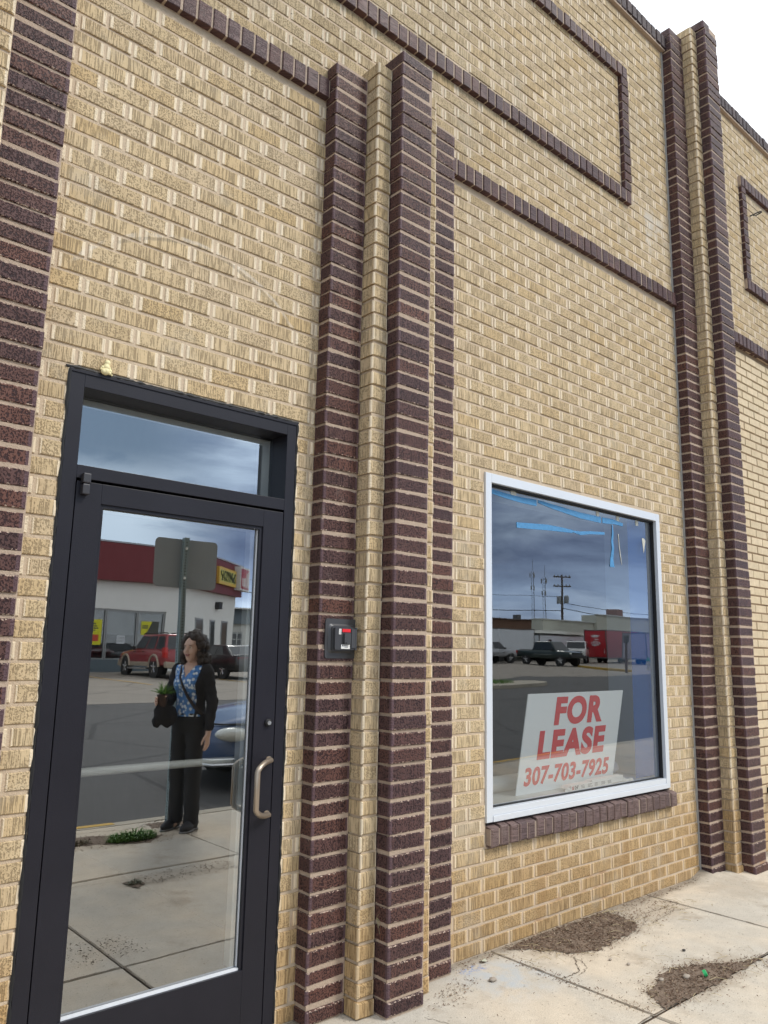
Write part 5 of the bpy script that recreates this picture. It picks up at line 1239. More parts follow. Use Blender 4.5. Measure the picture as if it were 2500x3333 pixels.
def blk_extra(t):
    q = MB(); q.box(-0.80, 0.80, -2.44, -2.36, 0.78, 0.90, bev=0.02); q.build('tail_light_bar', simple('dark_red_lens', (0.20, 0.012, 0.02), 0.15, coat=0.5), t)
    q = MB(); q.box(-0.16, 0.16, -2.47, -2.44, 0.58, 0.72); q.build('number_plate', simple('plate_red', (0.42, 0.10, 0.09), 0.5), t)
vehicle('parked_car', 'glossy black coupe parked beside the dark red SUV', (18.47, -28.75, hroad(18.4, -28.7)), math.pi, BLK,
        [(-2.46, 0.80, 0.36, 0.78), (-2.40, 0.90, 0.30, 1.00), (-1.6, 0.96, 0.26, 1.03), (-0.5, 0.95, 0.24, 0.98), (0.9, 0.95, 0.24, 0.97), (2.0, 0.93, 0.26, 0.90), (2.4, 0.84, 0.30, 0.78), (2.48, 0.74, 0.34, 0.66)],
        (-2.05, 1.0, 0.84, 0.94, -1.15, 0.10, 0.62, 1.44), [(0.25, 0.50), (0.54, 0.96)], [(0.82, 1.48), (0.82, -1.46)], 0.355, [(0.66, 2.38, 0.68, 0.16, 0.08, 0.07)], [], blk_extra, 'vehicles parked at the shop opposite', 'car')
# blue saloon at the near kerb
BLU = paint('mid_blue_paint', (0.060, 0.105, 0.215))
def blu_extra(t):
    q = MB(); q.tube([(-0.70, 2.20, 0.30), (-0.40, 2.30, 0.29), (0.40, 2.30, 0.29), (0.70, 2.20, 0.30), (0.82, 2.0, 0.32)], 0.022, 8); q.tube([(-0.70, 2.21, 0.36), (-0.4, 2.31, 0.35), (0.4, 2.31, 0.35), (0.70, 2.21, 0.36), (0.83, 2.0, 0.38)], 0.012, 8); q.build('bumper_strip', CHROME, t, smooth=True)
    q = MB(); q.box(-0.45, 0.45, 2.24, 2.30, 0.56, 0.66, bev=0.02); q.build('grille', BLKP, t)
    for s in (-1, 1): q = MB(); q.tube([(s*0.50, 2.20, 0.745), (s*0.70, 2.10, 0.752), (s*0.83, 1.83, 0.77)], 0.012, 6); q.build('lamp_trim', BLKP, t)
vehicle('parked_car', 'blue hatchback with oval headlights parked at the near kerb', (6.95, -5.50, hroad(6, -5)), R(101), BLU,
        [(-1.50, 0.70, 0.34, 0.80), (-1.44, 0.84, 0.28, 0.98), (-1.2, 0.90, 0.24, 1.02), (0.0, 0.905, 0.22, 0.99), (0.9, 0.90, 0.22, 0.98), (1.5, 0.89, 0.24, 0.93), (1.95, 0.84, 0.26, 0.83), (2.18, 0.68, 0.27, 0.74), (2.29, 0.50, 0.30, 0.64), (2.31, 0.42, 0.36, 0.58)],
        (-1.40, 1.15, 0.80, 0.94, -1.05, 0.25, 0.58, 1.42), [(0.08, 0.45), (0.49, 0.95)], [(0.77, 1.52), (0.77, -0.88)], 0.315, [(0.755, 1.98, 0.645, 0.105, 0.235, 0.085)], [(0.72, -1.44, 0.82, 0.08, 0.06, 0.10)], blu_extra, None, 'car', seg=2)
# dark green pickup, white van-bodied truck and silver pickup in the far lot
GRN = paint('dark_green_paint', (0.014, 0.032, 0.030))
def pick_extra(t):
    q = MB(); q.box(-0.92, 0.92, 2.66, 2.84, 0.62, 0.84, bev=0.05); q.build('front_bumper', BLKP, t, smooth=True)
    q = MB(); q.box(-0.56, 0.56, 2.62, 2.72, 0.88, 1.06, bev=0.02); q.build('grille', BLKP, t)
    q = MB(); q.box(-0.78, 0.78, -2.6, -1.1, 1.205, 1.225); q.build('bed_liner', BLKP, t)
    q = MB(); q.box(-0.92, 0.92, -2.84, -2.7, 0.58, 0.76, bev=0.04); q.build('rear_bumper', CHROME, t, smooth=True)
    for s in (-1, 1): q = MB(); q.box(s*0.967 - 0.008, s*0.967 + 0.008, -0.8, 1.0, 0.86, 0.89); q.build('side_strip', CHROME, t)
PST = [(-2.74, 0.90, 0.66, 1.18), (-2.64, 0.96, 0.60, 1.20), (-0.9, 0.97, 0.56, 1.20), (1.1, 0.97, 0.56, 1.20), (1.5, 0.96, 0.56, 1.19), (2.4, 0.94, 0.58, 1.12), (2.68, 0.86, 0.62, 1.05)]
PCAB = (-1.05, 1.36, 0.90, 1.14, -0.80, 0.62, 0.72, 1.86); PW = [(0.30 - 0.26, 0.36), (0.42, 0.95)]
vehicle('pickup_truck', 'dark green pickup truck parked facing the street in the lot', (51.95, -35.7, hroad(52, -35.7)), R(3), GRN, PST, PCAB, PW, [(0.83, 1.75), (0.83, -1.65)], 0.40, [(0.74, 2.64, 0.96, 0.16, 0.06, 0.08)], [(0.90, -2.70, 1.0, 0.06, 0.07, 0.15)], pick_extra, 'vehicles in the far lot', 'truck')
SIL = paint('silver_paint', (0.40, 0.41, 0.43))
vehicle('pickup_truck', 'silver pickup truck at the left beside the white box trailer', (50.4, -40.9, hroad(50.4, -41)), R(-86), SIL, PST, PCAB, PW, [(0.83, 1.75), (0.83, -1.65)], 0.40, [(0.74, 2.64, 0.96, 0.16, 0.06, 0.08)], [(0.90, -2.70, 1.0, 0.06, 0.07, 0.15)], pick_extra, 'vehicles in the far lot', 'truck')
WHT = paint('old_white_paint', (0.76, 0.76, 0.74))
def wh_extra(t):
    q = MB(); q.box(-0.95, 0.95, 2.34, 2.48, 0.56, 0.74, bev=0.03); q.build('front_bumper', CHROME, t, smooth=True)
    q = MB(); q.box(-0.66, 0.66, 2.28, 2.36, 0.82, 1.06, bev=0.02); q.build('grille', BLKP, t)
vehicle('parked_car', 'old square white utility vehicle parked in front of the red trailer', (61.9, -40.1, hroad(60, -41)), R(60), WHT,
        [(-2.35, 0.94, 0.58, 1.20), (-2.30, 0.97, 0.54, 1.26), (0.9, 0.98, 0.52, 1.26), (1.4, 0.97, 0.52, 1.22), (2.2, 0.95, 0.54, 1.16), (2.34, 0.93, 0.58, 1.12)],
        (-2.28, 1.05, 0.93, 1.22, -2.2, 0.55, 0.82, 1.93), [(0.05, 0.55), (0.62, 0.95)], [(0.84, 1.55), (0.84, -1.3)], 0.40, [(0.74, 2.33, 0.98, 0.12, 0.04, 0.12)], [(0.90, -2.34, 1.0, 0.05, 0.04, 0.15)], wh_extra, 'vehicles in the far lot', 'car')

# ---- trailers
def trailer(label, loc, rz, L, Wd, Hh, mat, dmat, extra=None, zb=0.45):
    t = thing('box_trailer', label, 'trailer', loc, rz, 'box trailers in the far lot')
    q = MB(); q.box(-Wd/2, Wd/2, -L/2, L/2, zb, Hh, bev=0.03); q.build('box', mat, t)
    q = MB(); tr_ = simple('trailer_trim', tuple(0.55*c for c in (0.3, 0.3, 0.3)), 0.5)
    for s in (-1, 1):
        for e in (-1, 1): q.box(s*Wd/2 - 0.035, s*Wd/2 + 0.035, e*L/2 - 0.035, e*L/2 + 0.035, zb - 0.02, Hh + 0.02)
        q.box(s*Wd/2 - 0.03, s*Wd/2 + 0.03, -L/2, L/2, Hh - 0.05, Hh + 0.015); q.box(s*Wd/2 - 0.03, s*Wd/2 + 0.03, -L/2, L/2, zb - 0.03, zb + 0.06)
    for e in (-1, 1): q.box(-Wd/2, Wd/2, e*L/2 - 0.03, e*L/2 + 0.03, Hh - 0.05, Hh + 0.015); q.box(-Wd/2, Wd/2, e*L/2 - 0.03, e*L/2 + 0.03, zb - 0.03, zb + 0.06)
    q.build('trim', tr_, t)
    q = MB(); q.box(-Wd/2 + 0.08, Wd/2 - 0.08, L/2 + 0.002, L/2 + 0.035, zb + 0.08, Hh - 0.10); q.build('end_door', dmat, t)
    q = MB()
    for s in (-1, 1): q.tube([(s*(Wd/2 - 0.22), L/2 + 0.06, zb + 0.35), (s*(Wd/2 - 0.22), L/2 + 0.06, zb + 0.85)], 0.03, 8)
    q.build('door_bar', CHROME, t)
    for s in (-1, 1):
        for y in (-0.45, 0.45):
            q = MB(); q.lathe([(0.2, -0.1), (0.34, -0.1), (0.36, -0.05), (0.36, 0.05), (0.34, 0.1), (0.2, 0.1), (0.0, 0.06)], (s*(Wd/2 - 0.12), y, 0.36), 'x', 20); q.build('wheel', TYRE, t, smooth=True)
    q = MB(); q.box(-0.08, 0.08, -L/2 - 1.2, -L/2, 0.42, 0.54); q.build('tow_bar', BLKP, t)
    if extra: extra(t)
    return t
RT = simple('trailer_red', (0.34, 0.020, 0.030), 0.45, var=0.06, nscale=2, coat=0.3); RTD = simple('trailer_door_red', (0.50, 0.022, 0.032), 0.4, var=0.05, coat=0.3)
def red_logo(t):       # worn white emblem: a cap-like arc over two blurred bands
    q = MB(); y = 5.6/2 + 0.037
    def blob(cx, cz, rx, rz_, n=28, w_=0.14):
        pts = [(cx + rx*math.cos(a)*(1 + w_*math.sin(5*a + cx*9)), y, cz + rz_*math.sin(a)*(1 + w_*math.cos(3*a))) for a in [2*math.pi*k/n for k in range(n)]]; o_ = len(q.v); q.v += pts + [(p[0], y + 0.004, p[2]) for p in pts]; q.face([o_ + n + k for k in range(n)])
        for k in range(n): q.face((o_ + k, o_ + (k+1) % n, o_ + n + (k+1) % n, o_ + n + k))
    blob(-0.02, 2.42, 0.50, 0.13); blob(0.12, 2.10, 0.26, 0.07); blob(0.02, 1.72, 0.55, 0.22, 40, 0.10)
    em = q.build('emblem', simple('emblem_white', (0.66, 0.64, 0.63), 0.5), t)
    q = MB()
    for k in range(9): q.box(-0.44 + k*0.10, -0.39 + k*0.10, y + 0.0045, y + 0.007, 1.62 + 0.03*math.sin(k*2), 1.83 + 0.03*math.cos(k*1.7))
    q.build('emblem_detail', RTD, em)
trailer('bright red box trailer with a worn white emblem on its end door', (67.8, -40.1, hroad(66, -40)), R(90), 5.6, 2.5, 3.0, RT, RTD, red_logo)
trailer('lilac grey box trailer to the right of the red trailer', (66.2, -35.0, hroad(63, -35)), R(90), 6.0, 2.4, 2.75, simple('trailer_lilac', (0.34, 0.30, 0.38), 0.5), simple('trailer_lilac_door', (0.36, 0.33, 0.40), 0.5))
WTR = simple('trailer_white', (0.72, 0.76, 0.80), 0.45, var=0.05)
def wt_extra(t):
    for e in (-1.6, 1.9): q = MB(); q.box(1.205, 1.225, e, e + 0.5, 1.6, 2.0); q.build('window', DARKG, t)
trailer('large white box trailer standing behind the silver pickup', (55.2, -44.2, hroad(55, -44)), R(-90), 8.6, 2.4, 2.95, WTR, WTR)
trailer('low white camper trailer with two small windows behind the green pickup', (65.0, -45.0, hroad(65, -45)), R(90), 7.4, 2.4, 2.4, WTR, WTR, wt_extra)

# ---- shop opposite, with an angled corner
ST = thing('shop_building', 'white single storey shop with deep maroon fascia and big front windows across the street', 'building', (0, 0, 0))
STW = simple('white_render', (0.74, 0.74, 0.71), 0.85, var=0.06, nscale=1.5, bump=0.004, bscale=30); MAR = simple('maroon_fascia', (0.16, 0.02, 0.026), 0.6, var=0.08, nscale=1.2); PLI = simple('blue_grey_plinth', (0.10, 0.13, 0.15), 0.8); MUL = simple('window_frame_grey', (0.30, 0.31, 0.31), 0.4, 0.4); BLIND = simple('pale_blind', (0.40, 0.41, 0.41), 0.8, var=0.05)
YF, XC = -34.6, 19.27; dvx, dvy = 0.76, -0.65; dl_ = math.hypot(dvx, dvy); dvx /= dl_; dvy /= dl_; DL = 8.0; XE, YE = XC + DL*dvx, YF + DL*dvy
q = MB(); q.box(-8, 6.5, -55, YF, 0, 6.2); q.box(6.5, 18.3, -55, YF, 3.22, 6.2); q.box(6.5, 18.3, -55, YF - 0.0, -0.3, 0.78); q.box(18.3, XC, -55, YF, -0.3, 6.2)
q.add([(XC, YF, -0.3), (XE, YE, -0.3), (XE, -55, -0.3), (XC, -55, -0.3), (XC, YF, 6.2), (XE, YE, 6.2), (XE, -55, 6.2), (XC, -55, 6.2)], [(0,1,5,4), (1,2,6,5), (2,3,7,6), (4,5,6,7)])
q.build('wall', STW, ST)
q = MB(); q.box(-8.4, XC + 0.16, YF, YF + 0.35, 4.62, 6.50)
nx, ny = -dvy, dvx
if ny < 0: nx, ny = -nx, -ny
def D_(s, off, z): return (XC + s*dvx + off*nx, YF + s*dvy + off*ny, z)
q.add([D_(-0.02, 0, 4.62), D_(DL + 0.1, 0, 4.62), D_(DL + 0.1, 0.36, 4.62), D_(0.16, 0.36, 4.62), D_(-0.02, 0, 6.5), D_(DL + 0.1, 0, 6.5), D_(DL + 0.1, 0.36, 6.5), D_(0.16, 0.36, 6.5)], [(0,3,2,1), (4,5,6,7), (3,7,6,2), (2,6,5,1), (1,5,4,0), (0,4,7,3)])
q.build('fascia', MAR, ST)
q = MB(); q.box(-8.4, XC + 0.2, YF - 0.1, YF + 0.38, 6.501, 6.58); q.add([D_(0, -.1, 6.501), D_(DL + .15, -.1, 6.501), D_(DL + .15, .4, 6.501), D_(.16, .4, 6.501), D_(0, -.1, 6.58), D_(DL + .15, -.1, 6.58), D_(DL + .15, .4, 6.58), D_(.16, .4, 6.58)], [(0,3,2,1), (4,5,6,7), (3,7,6,2), (2,6,5,1)]); q.build('fascia_cap', simple('grey_flashing', (0.36, 0.38, 0.42), 0.5), ST)
q = MB(); q.box(6.5, 18.3, YF - 0.02, YF + 0.14, -0.3, 0.80); q.build('plinth', PLI, ST)
q = MB(); q.box(6.4, 18.4, YF - 0.5, YF - 0.45, 0.7, 3.3); q.build('interior_dark', simple('shop_interior', (0.035, 0.037, 0.04), 0.9), ST)
for x0_, x1_ in ((6.6, 9.4), (9.5, 12.3), (12.4, 15.22), (15.36, 16.78), (16.92, 18.2)):
    q = MB(); q.box(x0_ - 0.06, x0_, YF - 0.16, YF - 0.05, 0.78, 3.22); q.box(x1_, x1_ + 0.06, YF - 0.16, YF - 0.05, 0.78, 3.22); q.box(x0_, x1_, YF - 0.16, YF - 0.05, 3.12, 3.22); q.box(x0_, x1_, YF - 0.16, YF - 0.05, 0.78, 0.86)
    wn = q.build('window', MUL, ST)
    q = MB(); q.box(x0_, x1_, YF - 0.13, YF - 0.12, 0.86, 3.12); q.build('glass', glass_mat('shop_glass', 0.10, (0.8, 0.82, 0.82)) if x0_ < 7 else bpy.data.materials['shop_glass'], wn)
    q = MB(); q.box(x0_ + 0.06, x1_ - 0.05, YF - 0.24, YF - 0.22, 1.98 if x0_ < 16.8 else 1.2, 3.1); q.build('blind', BLIND, wn)
YP = simple('yellow_poster', (0.62, 0.60, 0.02), 0.6, var=0.04); PT = simple('poster_print', (0.06, 0.065, 0.05), 0.6); PR = simple('poster_red', (0.50, 0.06, 0.03), 0.6)
def poster(x0_, x1_, z0_, z1_, label, kind):
    t = thing('window_poster', label, 'poster', (x0_, YF - 0.115, z0_), 0, 'posters in the shop windows opposite')
    W_, H_ = x1_ - x0_, z1_ - z0_; q = MB(); q.box(0, W_, 0, 0.006, 0, H_); q.build('sheet', YP if kind < 2 else simple('white_notice', (0.6, 0.63, 0.66), 0.7), t)
    q = MB(); yy = 0.0075
    if kind == 0:
        for r_ in range(4): q.box(0.12*W_, W_*(0.55 + 0.3*((r_*7) % 3)/3), yy - 0.001, yy, H_*(0.80 - 0.085*r_), H_*(0.845 - 0.085*r_))
        q.box(0.15*W_, 0.80*W_, yy - 0.001, yy, H_*0.14, H_*0.40, 1)
    elif kind == 1:
        q.add([(0.50*W_, yy, H_), (W_, yy, H_), (W_, yy, 0.0), (0.30*W_, yy, 0.0)][:0] or [(W_, yy, H_), (0.62*W_, yy, H_), (0.05*W_ + 0.22*W_, yy, 0.0), (W_, yy, 0.0)], [(0, 1, 2, 3)])
        for r_ in range(2): q.box(0.06*W_, 0.40*W_, yy - 0.001, yy, H_*(0.62 - 0.15*r_), H_*(0.72 - 0.15*r_))
    else:
        for r_ in range(4): q.box(0.1*W_, 0.9*W_, yy - 0.001, yy, H_*(0.75 - 0.18*r_), H_*(0.80 - 0.18*r_))
    q.build('print', [PT, PR], t)
poster(14.45, 15.12, 1.47, 2.68, 'tall yellow poster with red block at the left of the shop front', 0); poster(17.08, 18.02, 2.02, 2.72, 'yellow poster with dark diagonal corner above the red SUV', 1); poster(15.86, 16.26, 1.56, 1.96, 'white paper notices taped below the blind', 2)
for i, (s0, s1) in enumerate(((1.61, 2.80), (3.9, 4.75), (5.85, 6.95))):
    q = MB(); o8 = [D_(s0, 0.03, 0.5), D_(s1, 0.03, 0.5), D_(s1, 0.03, 3.08), D_(s0, 0.03, 3.08)]; i8 = [D_(s0 + .12, 0.03, 0.62), D_(s1 - .12, 0.03, 0.62), D_(s1 - .12, 0.03, 2.98), D_(s0 + .12, 0.03, 2.98)]
    b8 = [D_(s0, -0.1, 0.5), D_(s1, -0.1, 0.5), D_(s1, -0.1, 3.08), D_(s0, -0.1, 3.08)]; q.add(o8 + i8 + b8, [(k, (k+1) % 4, 4 + (k+1) % 4, 4 + k) for k in range(4)] + [(k, 8 + k, 8 + (k+1) % 4, (k+1) % 4) for k in range(4)]); wn = q.build('window', MUL, ST)
    q = MB(); q.add([D_(s0 + .12, 0.012, 0.62), D_(s1 - .12, 0.012, 0.62), D_(s1 - .12, 0.012, 2.98), D_(s0 + .12, 0.012, 2.98)], [(0, 1, 2, 3)]); q.build('glass', simple('narrow_window_glass', ((0.10, 0.075, 0.06), (0.03, 0.033, 0.035), (0.11, 0.08, 0.065))[i], 0.15), wn)
def dbox(q, s0, s1, o0, o1, z0, z1, mi=0): q.add([D_(s0, o0, z0), D_(s1, o0, z0), D_(s1, o1, z0), D_(s0, o1, z0), D_(s0, o0, z1), D_(s1, o0, z1), D_(s1, o1, z1), D_(s0, o1, z1)], [(0,3,2,1), (4,5,6,7), (0,1,5,4), (1,2,6,5), (2,3,7,6), (3,0,4,7)], mi)
q = MB(); dbox(q, 4.6, 5.1, 0.0, 0.25, 3.75, 4.15); q.build('wall_lamp', BLKP, ST)
# the two box signs on the angled fascia: lettering too blurred to read, kept as strokes
sg2 = thing('shop_sign', 'yellow box sign with dark lettering on the maroon fascia', 'sign', (0, 0, 0), 0, 'box signs on the shop opposite'); q = MB(); dbox(q, 3.6, 6.45, 0.365, 0.52, 5.12, 6.08); q.build('box', simple('sign_yellow', (0.66, 0.42, 0.06), 0.5), sg2); q = MB(); dbox(q, 3.75, 6.32, 0.522, 0.526, 5.28, 5.94); pn = q.build('panel', simple('sign_panel_yellow', (0.62, 0.58, 0.14), 0.5), sg2)
q = MB()
for k in range(6):
    s_ = 3.95 + k*0.41; q.tube([D_(s_ + 0.10*math.sin(j*1.25 + k*1.7), 0.53, 5.34 + 0.11*j) for j in range(6)], 0.045, 6); q.tube([D_(s_ + 0.2 - 0.07*math.sin(j*1.1 + k), 0.53, 5.36 + 0.11*j) for j in range(6)], 0.03, 6)
q.build('lettering', simple('sign_dark_ink', (0.05, 0.06, 0.03), 0.6), sg2)
sg3 = thing('shop_sign', 'red box sign with white lettering at the far end of the maroon fascia', 'sign', (0, 0, 0), 0, 'box signs on the shop opposite'); q = MB(); dbox(q, 6.55, 8.32, 0.365, 0.75, 5.0, 6.40); q.build('box', simple('sign_white_edge', (0.6, 0.58, 0.57), 0.5), sg3); q = MB(); dbox(q, 6.70, 8.20, 0.752, 0.756, 5.10, 6.30); q.build('panel', simple('sign_panel_red', (0.36, 0.025, 0.045), 0.5), sg3)
q = MB()
for (s_, z0_, z1_, w_) in ((8.0, 5.2, 6.2, .05), (7.72, 5.2, 6.1, .06), (7.45, 5.2, 5.8, .05), (7.2, 5.25, 5.75, .05), (6.95, 5.25, 5.75, .05)): q.tube([D_(s_, 0.762, z0_), D_(s_ + 0.05*math.sin(s_*9), 0.762, (z0_+z1_)/2), D_(s_, 0.762, z1_)], w_, 6)
q.build('lettering', simple('sign_white_ink', (0.66, 0.62, 0.62), 0.6), sg3)

# ---- buildings farther off
def bld(name, label, parts, cat='building'):
    t = thing(name, label, cat, (0, 0, 0))
    for nm, mat, boxes in parts:
        q = MB()
        for b_ in boxes: q.box(*b_)
        q.build(nm, mat, t)
    return t
CRM = simple('cream_green_render', (0.54, 0.55, 0.48), 0.85, var=0.05, nscale=0.4); BRN = simple('brown_cladding', (0.17, 0.095, 0.062), 0.8, var=0.06, nscale=0.3); CANO = simple('canopy_edge', (0.70, 0.69, 0.62), 0.7); GRY = simple('annex_wall', (0.20, 0.21, 0.18), 0.85); DRF = simple('dark_slate_roof', (0.075, 0.095, 0.11), 0.7); PANEL = simple('shutter_grey', (0.24, 0.25, 0.22), 0.7); CAPW = simple('parapet_cap', (0.52, 0.54, 0.53), 0.6)
bld('warehouse', 'long pale green rendered warehouse with stepped roofline behind the trailers', [('wall', CRM, [(70.0, 79.6, -51.5, -50, 0, 5.15), (79.6, 112, -51.6, -49.6, 0, 6.1)]), ('parapet_cap', CAPW, [(69.9, 79.6, -51.6, -49.8, 5.15, 5.27), (79.5, 112, -49.8, -49.4, 6.1, 6.2)]), ('shutter', PANEL, [(80.0, 84.2, -49.55, -49.5, 0.8, 4.1)]), ('doorway', PANEL, [(86.6, 96.0, -49.55, -49.45, 0.8, 4.4)]), ('door_panel', simple('pale_blue_panel', (0.42, 0.48, 0.55), 0.6), [(89.5, 96, -49.44, -49.36, 2.8, 4.2)]), ('chimney', simple('brick_stack', (0.22, 0.10, 0.07), 0.85), [(85.6, 87.0, -52, -50.6, 6.2, 7.1)])])
bld('warehouse', 'low wide brown building with flat roof at the far left of the lot', [('wall', BRN, [(55, 96, -80, -64, 0, 5.9)]), ('roof_edge', simple('brown_edge', (0.16, 0.12, 0.10), 0.7), [(54.8, 96.2, -64.1, -63.7, 5.9, 6.02)]), ('roof_vent', simple('vent_steel', (0.12, 0.13, 0.14), 0.5), [(66.2, 66.8, -66, -65.4, 6, 6.9), (70.6, 72.2, -67, -66, 6, 6.9), (78.0, 79.2, -66.5, -65.5, 6, 6.6), (84.5, 85.2, -66, -65.2, 6, 6.7)])])
bld('annex', 'low grey annex with a pale flat canopy edge behind the white trailers', [('wall', GRY, [(44, 72.0, -49.9, -46.6, 0, 3.5)]), ('canopy', CANO, [(43.5, 72.3, -49.9, -45.9, 3.5, 3.78)])])
nb = bld('neighbour_building', 'white building with a dark slate roof to the right of the shop opposite', [('wall', simple('neighbour_white', (0.50, 0.50, 0.47), 0.8), [(28.5, 46, -62, -50, 0, 3.3)]), ('eaves_board', CAPW, [(28.2, 46.3, -62.3, -49.7, 4.45, 4.56)])])
q = MB(); q.add([(28.2, -49.7, 3.3), (46.3, -49.7, 3.3), (46.3, -62.3, 3.3), (28.2, -62.3, 3.3), (28.6, -50.2, 4.45), (45.9, -50.2, 4.45), (45.9, -61.8, 4.45), (28.6, -61.8, 4.45)], [(0,3,2,1), (4,5,6,7), (0,1,5,4), (1,2,6,5), (2,3,7,6), (3,0,4,7)]); q.build('roof', DRF, nb)
q = MB(); q.box(30.3, 32.2, -49.99, -49.9, 1.2, 2.7); wn = q.build('window', DARKG, nb); q = MB()
for k in range(5): q.box(30.3 + k*0.46, 30.36 + k*0.46, -49.9, -49.85, 1.2, 2.7)
for k in range(4): q.box(30.3, 32.2, -49.9, -49.85, 1.2 + k*0.47, 1.25 + k*0.47)
q.build('glazing_bar', CAPW, wn)

# ---- poles, masts, wires, hydrant, bollard, island
WOOD = simple('weathered_pole', (0.12, 0.10, 0.085), 0.9); STEEL = simple('mast_steel', (0.20, 0.22, 0.25), 0.6, 0.3); TRF = simple('transformer_grey', (0.30, 0.33, 0.35), 0.5)
def upole(x, y, z, label, arms, cans, r=0.17):
    t = thing('utility_pole', label, 'pole', (x, y, 0), R(35)); q = MB(); q.tube([(0, 0, 0), (0, 0, z*.5), (0, 0, z)], [r*1.15, r, r*.75], 10); q.build('pole', WOOD, t, smooth=True)
    for za in arms: q = MB(); q.box(-1.25, 1.25, -0.09, 0.09, za - 0.08, za + 0.08); q.build('crossarm', WOOD, t)
    q = MB()
    for za in arms:
        for dx in (-1.1, -.6, .6, 1.1): q.lathe([(0.06, 0.08), (0.09, 0.16), (0.05, 0.28)], (dx, 0, za), 'z', 8)
    q.build('insulator', TRF, t)
    for (dx, zc_) in cans: q = MB(); q.lathe([(0.28, 0), (0.32, 0.08), (0.32, 0.9), (0.22, 1.0), (0.0, 1.02)], (dx, 0.1, zc_), 'z', 12); q.build('transformer', TRF, t, smooth=True)
upole(88.4, -60.6, 12.2, 'weathered wooden utility pole with two crossarms and grey transformers', (11.9, 10.6), ((-0.5, 8.2), (0.55, 8.3)))
for (x, y, h_, lab) in ((161.5, -122, 22.5, 'left lattice radio mast beyond the brown building'), (165, -121, 21.2, 'right lattice radio mast beyond the brown building')):
    t = thing('radio_mast', lab, 'mast', (x, y, 0), 0, 'radio masts on the skyline'); q = MB()
    for k in range(3):
        a = 2*math.pi*k/3; q.tube([(0.55*math.cos(a), 0.55*math.sin(a), 0), (0.30*math.cos(a), 0.30*math.sin(a), h_)], 0.04, 5)
        for j in range(22):
            a2 = 2*math.pi*(k+1)/3; z0_, z1_ = h_*j/22, h_*(j+1)/22; q.tube([(0.5*math.cos(a), 0.5*math.sin(a), z0_), (0.5*math.cos(a2), 0.5*math.sin(a2), z1_)], 0.018, 4)
    q.build('lattice', STEEL, t); q = MB(); q.tube([(0, 0, h_), (0, 0, h_ + 3)], 0.05, 5); q.build('aerial', STEEL, t); q = MB()
    for (zz, r_) in ((h_ - 1, .7), (h_ - 4.2, .5)):
        for k in range(3): a = 2*math.pi*k/3; q.box(r_*math.cos(a) - .1, r_*math.cos(a) + .1, r_*math.sin(a) - .1, r_*math.sin(a) + .1, zz - .6, zz + .6)
    q.build('antenna', TRF, t)
WIREM = simple('black_cable', (0.02, 0.021, 0.024), 0.7)
def wire(a, b_, sag, r, label):
    a, b_ = Vector(a), Vector(b_); q = MB(); q.tube([a.lerp(b_, k/24) + Vector((0, 0, -sag*4*(k/24)*(1 - k/24))) for k in range(25)], r, 5); tag(q.build('overhead_wire', WIREM), label, 'cable', 'overhead wires across the street')
wire((88.4, -60.6, 9.2), (-30, -60, 9.4), 1.4, 0.025, 'thin upper overhead wire running left from the utility pole'); wire((88.4, -60.4, 7.3), (30, -60, 7.0), 0.7, 0.045, 'thick lowest cable left of the utility pole'); wire((88.4, -60.4, 7.6), (130, -58, 7.0), 0.8, 0.05, 'thick cable sagging right from the utility pole'); wire((88.4, -60.4, 8.3), (130, -56, 8.4), 0.8, 0.035, 'thin upper cable right of the utility pole')
YH = simple('hydrant_yellow', (0.55, 0.50, 0.36), 0.6, var=0.12, nscale=14); GH = simple('hydrant_green', (0.05, 0.22, 0.12), 0.6)
hy = thing('fire_hydrant', 'pale yellow fire hydrant with green bonnet on the far pavement', 'hydrant', (51.1, -26.7, hroad(51.1, -26.7)))
q = MB(); q.lathe([(0.20, 0), (0.20, 0.05), (0.13, 0.07), (0.12, 0.55), (0.16, 0.58), (0.16, 0.62)], (0, 0, 0), 'z', 18); q.tube([(-0.26, 0, 0.46), (0.26, 0, 0.46)], 0.07, 10); q.tube([(0, 0, 0.42), (0, 0.24, 0.42)], 0.085, 10); q.build('barrel', YH, hy, smooth=True); q = MB(); q.lathe([(0.17, 0.62), (0.17, 0.66), (0.13, 0.78), (0.05, 0.85), (0.04, 0.92), (0, 0.92)], (0, 0, 0), 'z', 18); q.build('bonnet', GH, hy, smooth=True)
bo = thing('parking_post', 'rusty brown steel post with a fat head in front of the trailers', 'post', (45.4, -24.9, hroad(45.4, -24.9))); RUS = simple('rusty_steel', (0.10, 0.055, 0.035), 0.85, var=0.25, nscale=6)
q = MB(); q.tube([(0, 0, 0), (0, 0, 2.0)], 0.085, 12); q.build('post', RUS, bo, smooth=True); q = MB(); q.lathe([(0.09, 1.85), (0.19, 1.95), (0.20, 2.35), (0.14, 2.42), (0, 2.43)], (0, 0, 0), 'z', 16); q.build('head', simple('post_head', (0.07, 0.06, 0.055), 0.8), bo, smooth=True)
q = MB(); n = 20
for k in range(n):
    f0, f1 = k/n, (k+1)/n; A_ = (51.9 - 4.6*f0, -32.8 + 6.9*f0); B_ = (51.9 - 4.6*f1, -32.8 + 6.9*f1); q.box(min(A_[0], B_[0]) - 0.16, max(A_[0], B_[0]) + 0.16, A_[1], B_[1], hroad(*A_) - 0.02, hroad(*A_) + 0.13)
q.build('kerb', simple('lot_kerb_yellow', (0.46, 0.30, 0.06), 0.85, var=0.25, nscale=3))['kind'] = 'structure'
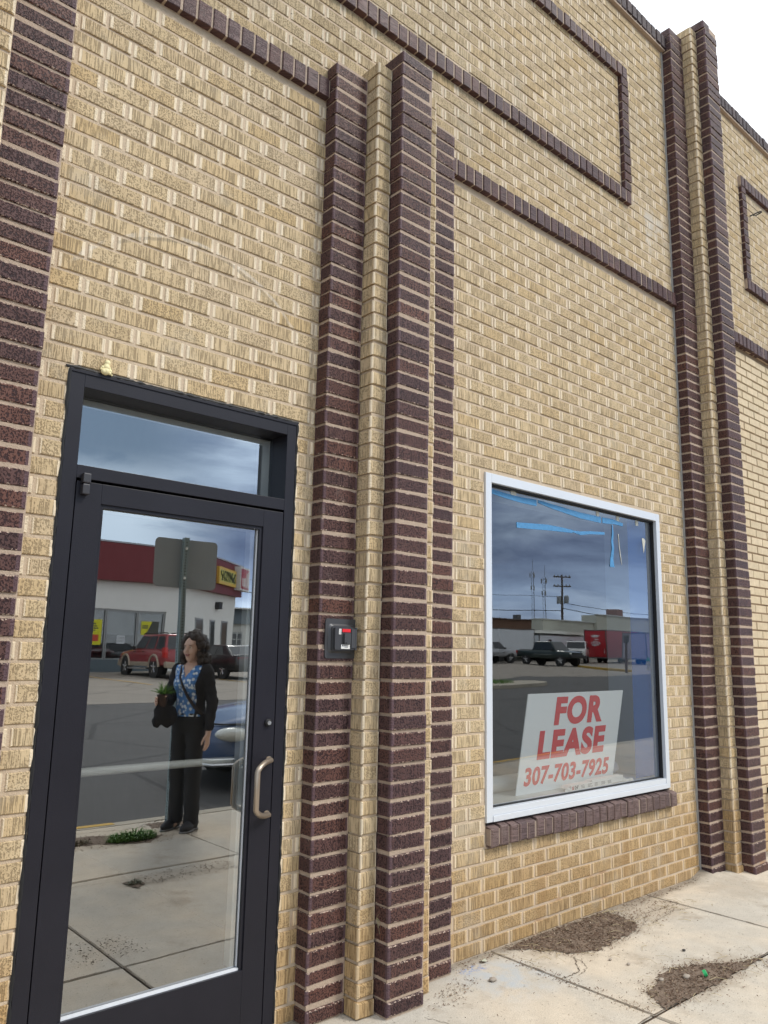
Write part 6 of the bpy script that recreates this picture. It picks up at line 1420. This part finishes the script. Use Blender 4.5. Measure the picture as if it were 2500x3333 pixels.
q = MB(); pts = [(21.5 + 3.6*math.cos(a)*(1.25 if math.cos(a) > 0 else 1.0), -18.6 - 1.1*math.sin(a) - 0.12*3.6*math.cos(a)) for a in [2*math.pi*k/32 for k in range(32)]]
pts = [(p[0] + 3.4, p[1] - 0.3) for p in pts]; q.add([(x, y, hroad(x, y) - 0.05) for x, y in pts] + [(x, y, hroad(x, y) + 0.14) for x, y in pts] + [(25 + (x-25)*.9, -18.9 + (y+18.9)*.78, hroad(x, y) + 0.15) for x, y in pts], [(k, (k+1) % 32, 32 + (k+1) % 32, 32 + k) for k in range(32)] + [(32 + k, 32 + (k+1) % 32, 64 + (k+1) % 32, 64 + k) for k in range(32)] + [list(range(64, 96))]); q.build('traffic_island', CONC2)['kind'] = 'structure'
q = MB()
for _ in range(900):
    a = random.uniform(0, 6.3); r_ = math.sqrt(random.random()); x, y = 24.4 + 2.6*r_*math.cos(a), -18.85 + 0.55*r_*math.sin(a) - 0.10*2.6*r_*math.cos(a); z = hroad(x, y) + 0.15; L = random.uniform(.08, .2); yw = random.uniform(0, 6.3); q.add([(x - .01, y, z), (x + .01, y, z), (x + L*.4*math.cos(yw), y + L*.4*math.sin(yw), z + L)], [(0, 1, 2)])
o = q.build('island_grass', GR); o['kind'] = 'stuff'
for (a, b_) in (((14.2, -25.6), (15.9, -27.6)), ((17.2, -24.4), (17.35, -27.2)), ((20.2, -24.4), (20.4, -27.2)), ((13.0, -24.4), (13.05, -33)), ((10.2, -24.4), (10.2, -33))):
    q = MB(); dx, dy = b_[0]-a[0], b_[1]-a[1]; l_ = math.hypot(dx, dy); px, py = -dy/l_*.05, dx/l_*.05; n = 12
    for k in range(n):
        A_ = (a[0] + dx*k/n, a[1] + dy*k/n); B_ = (a[0] + dx*(k+1)/n, a[1] + dy*(k+1)/n); q.add([(A_[0]-px, A_[1]-py, hroad(*A_) + .014), (B_[0]-px, B_[1]-py, hroad(*B_) + .014), (B_[0]+px, B_[1]+py, hroad(*B_) + .014), (A_[0]+px, A_[1]+py, hroad(*A_) + .014)], [(0, 1, 2, 3)])
    q.build('parking_line', YEL)['kind'] = 'structure'
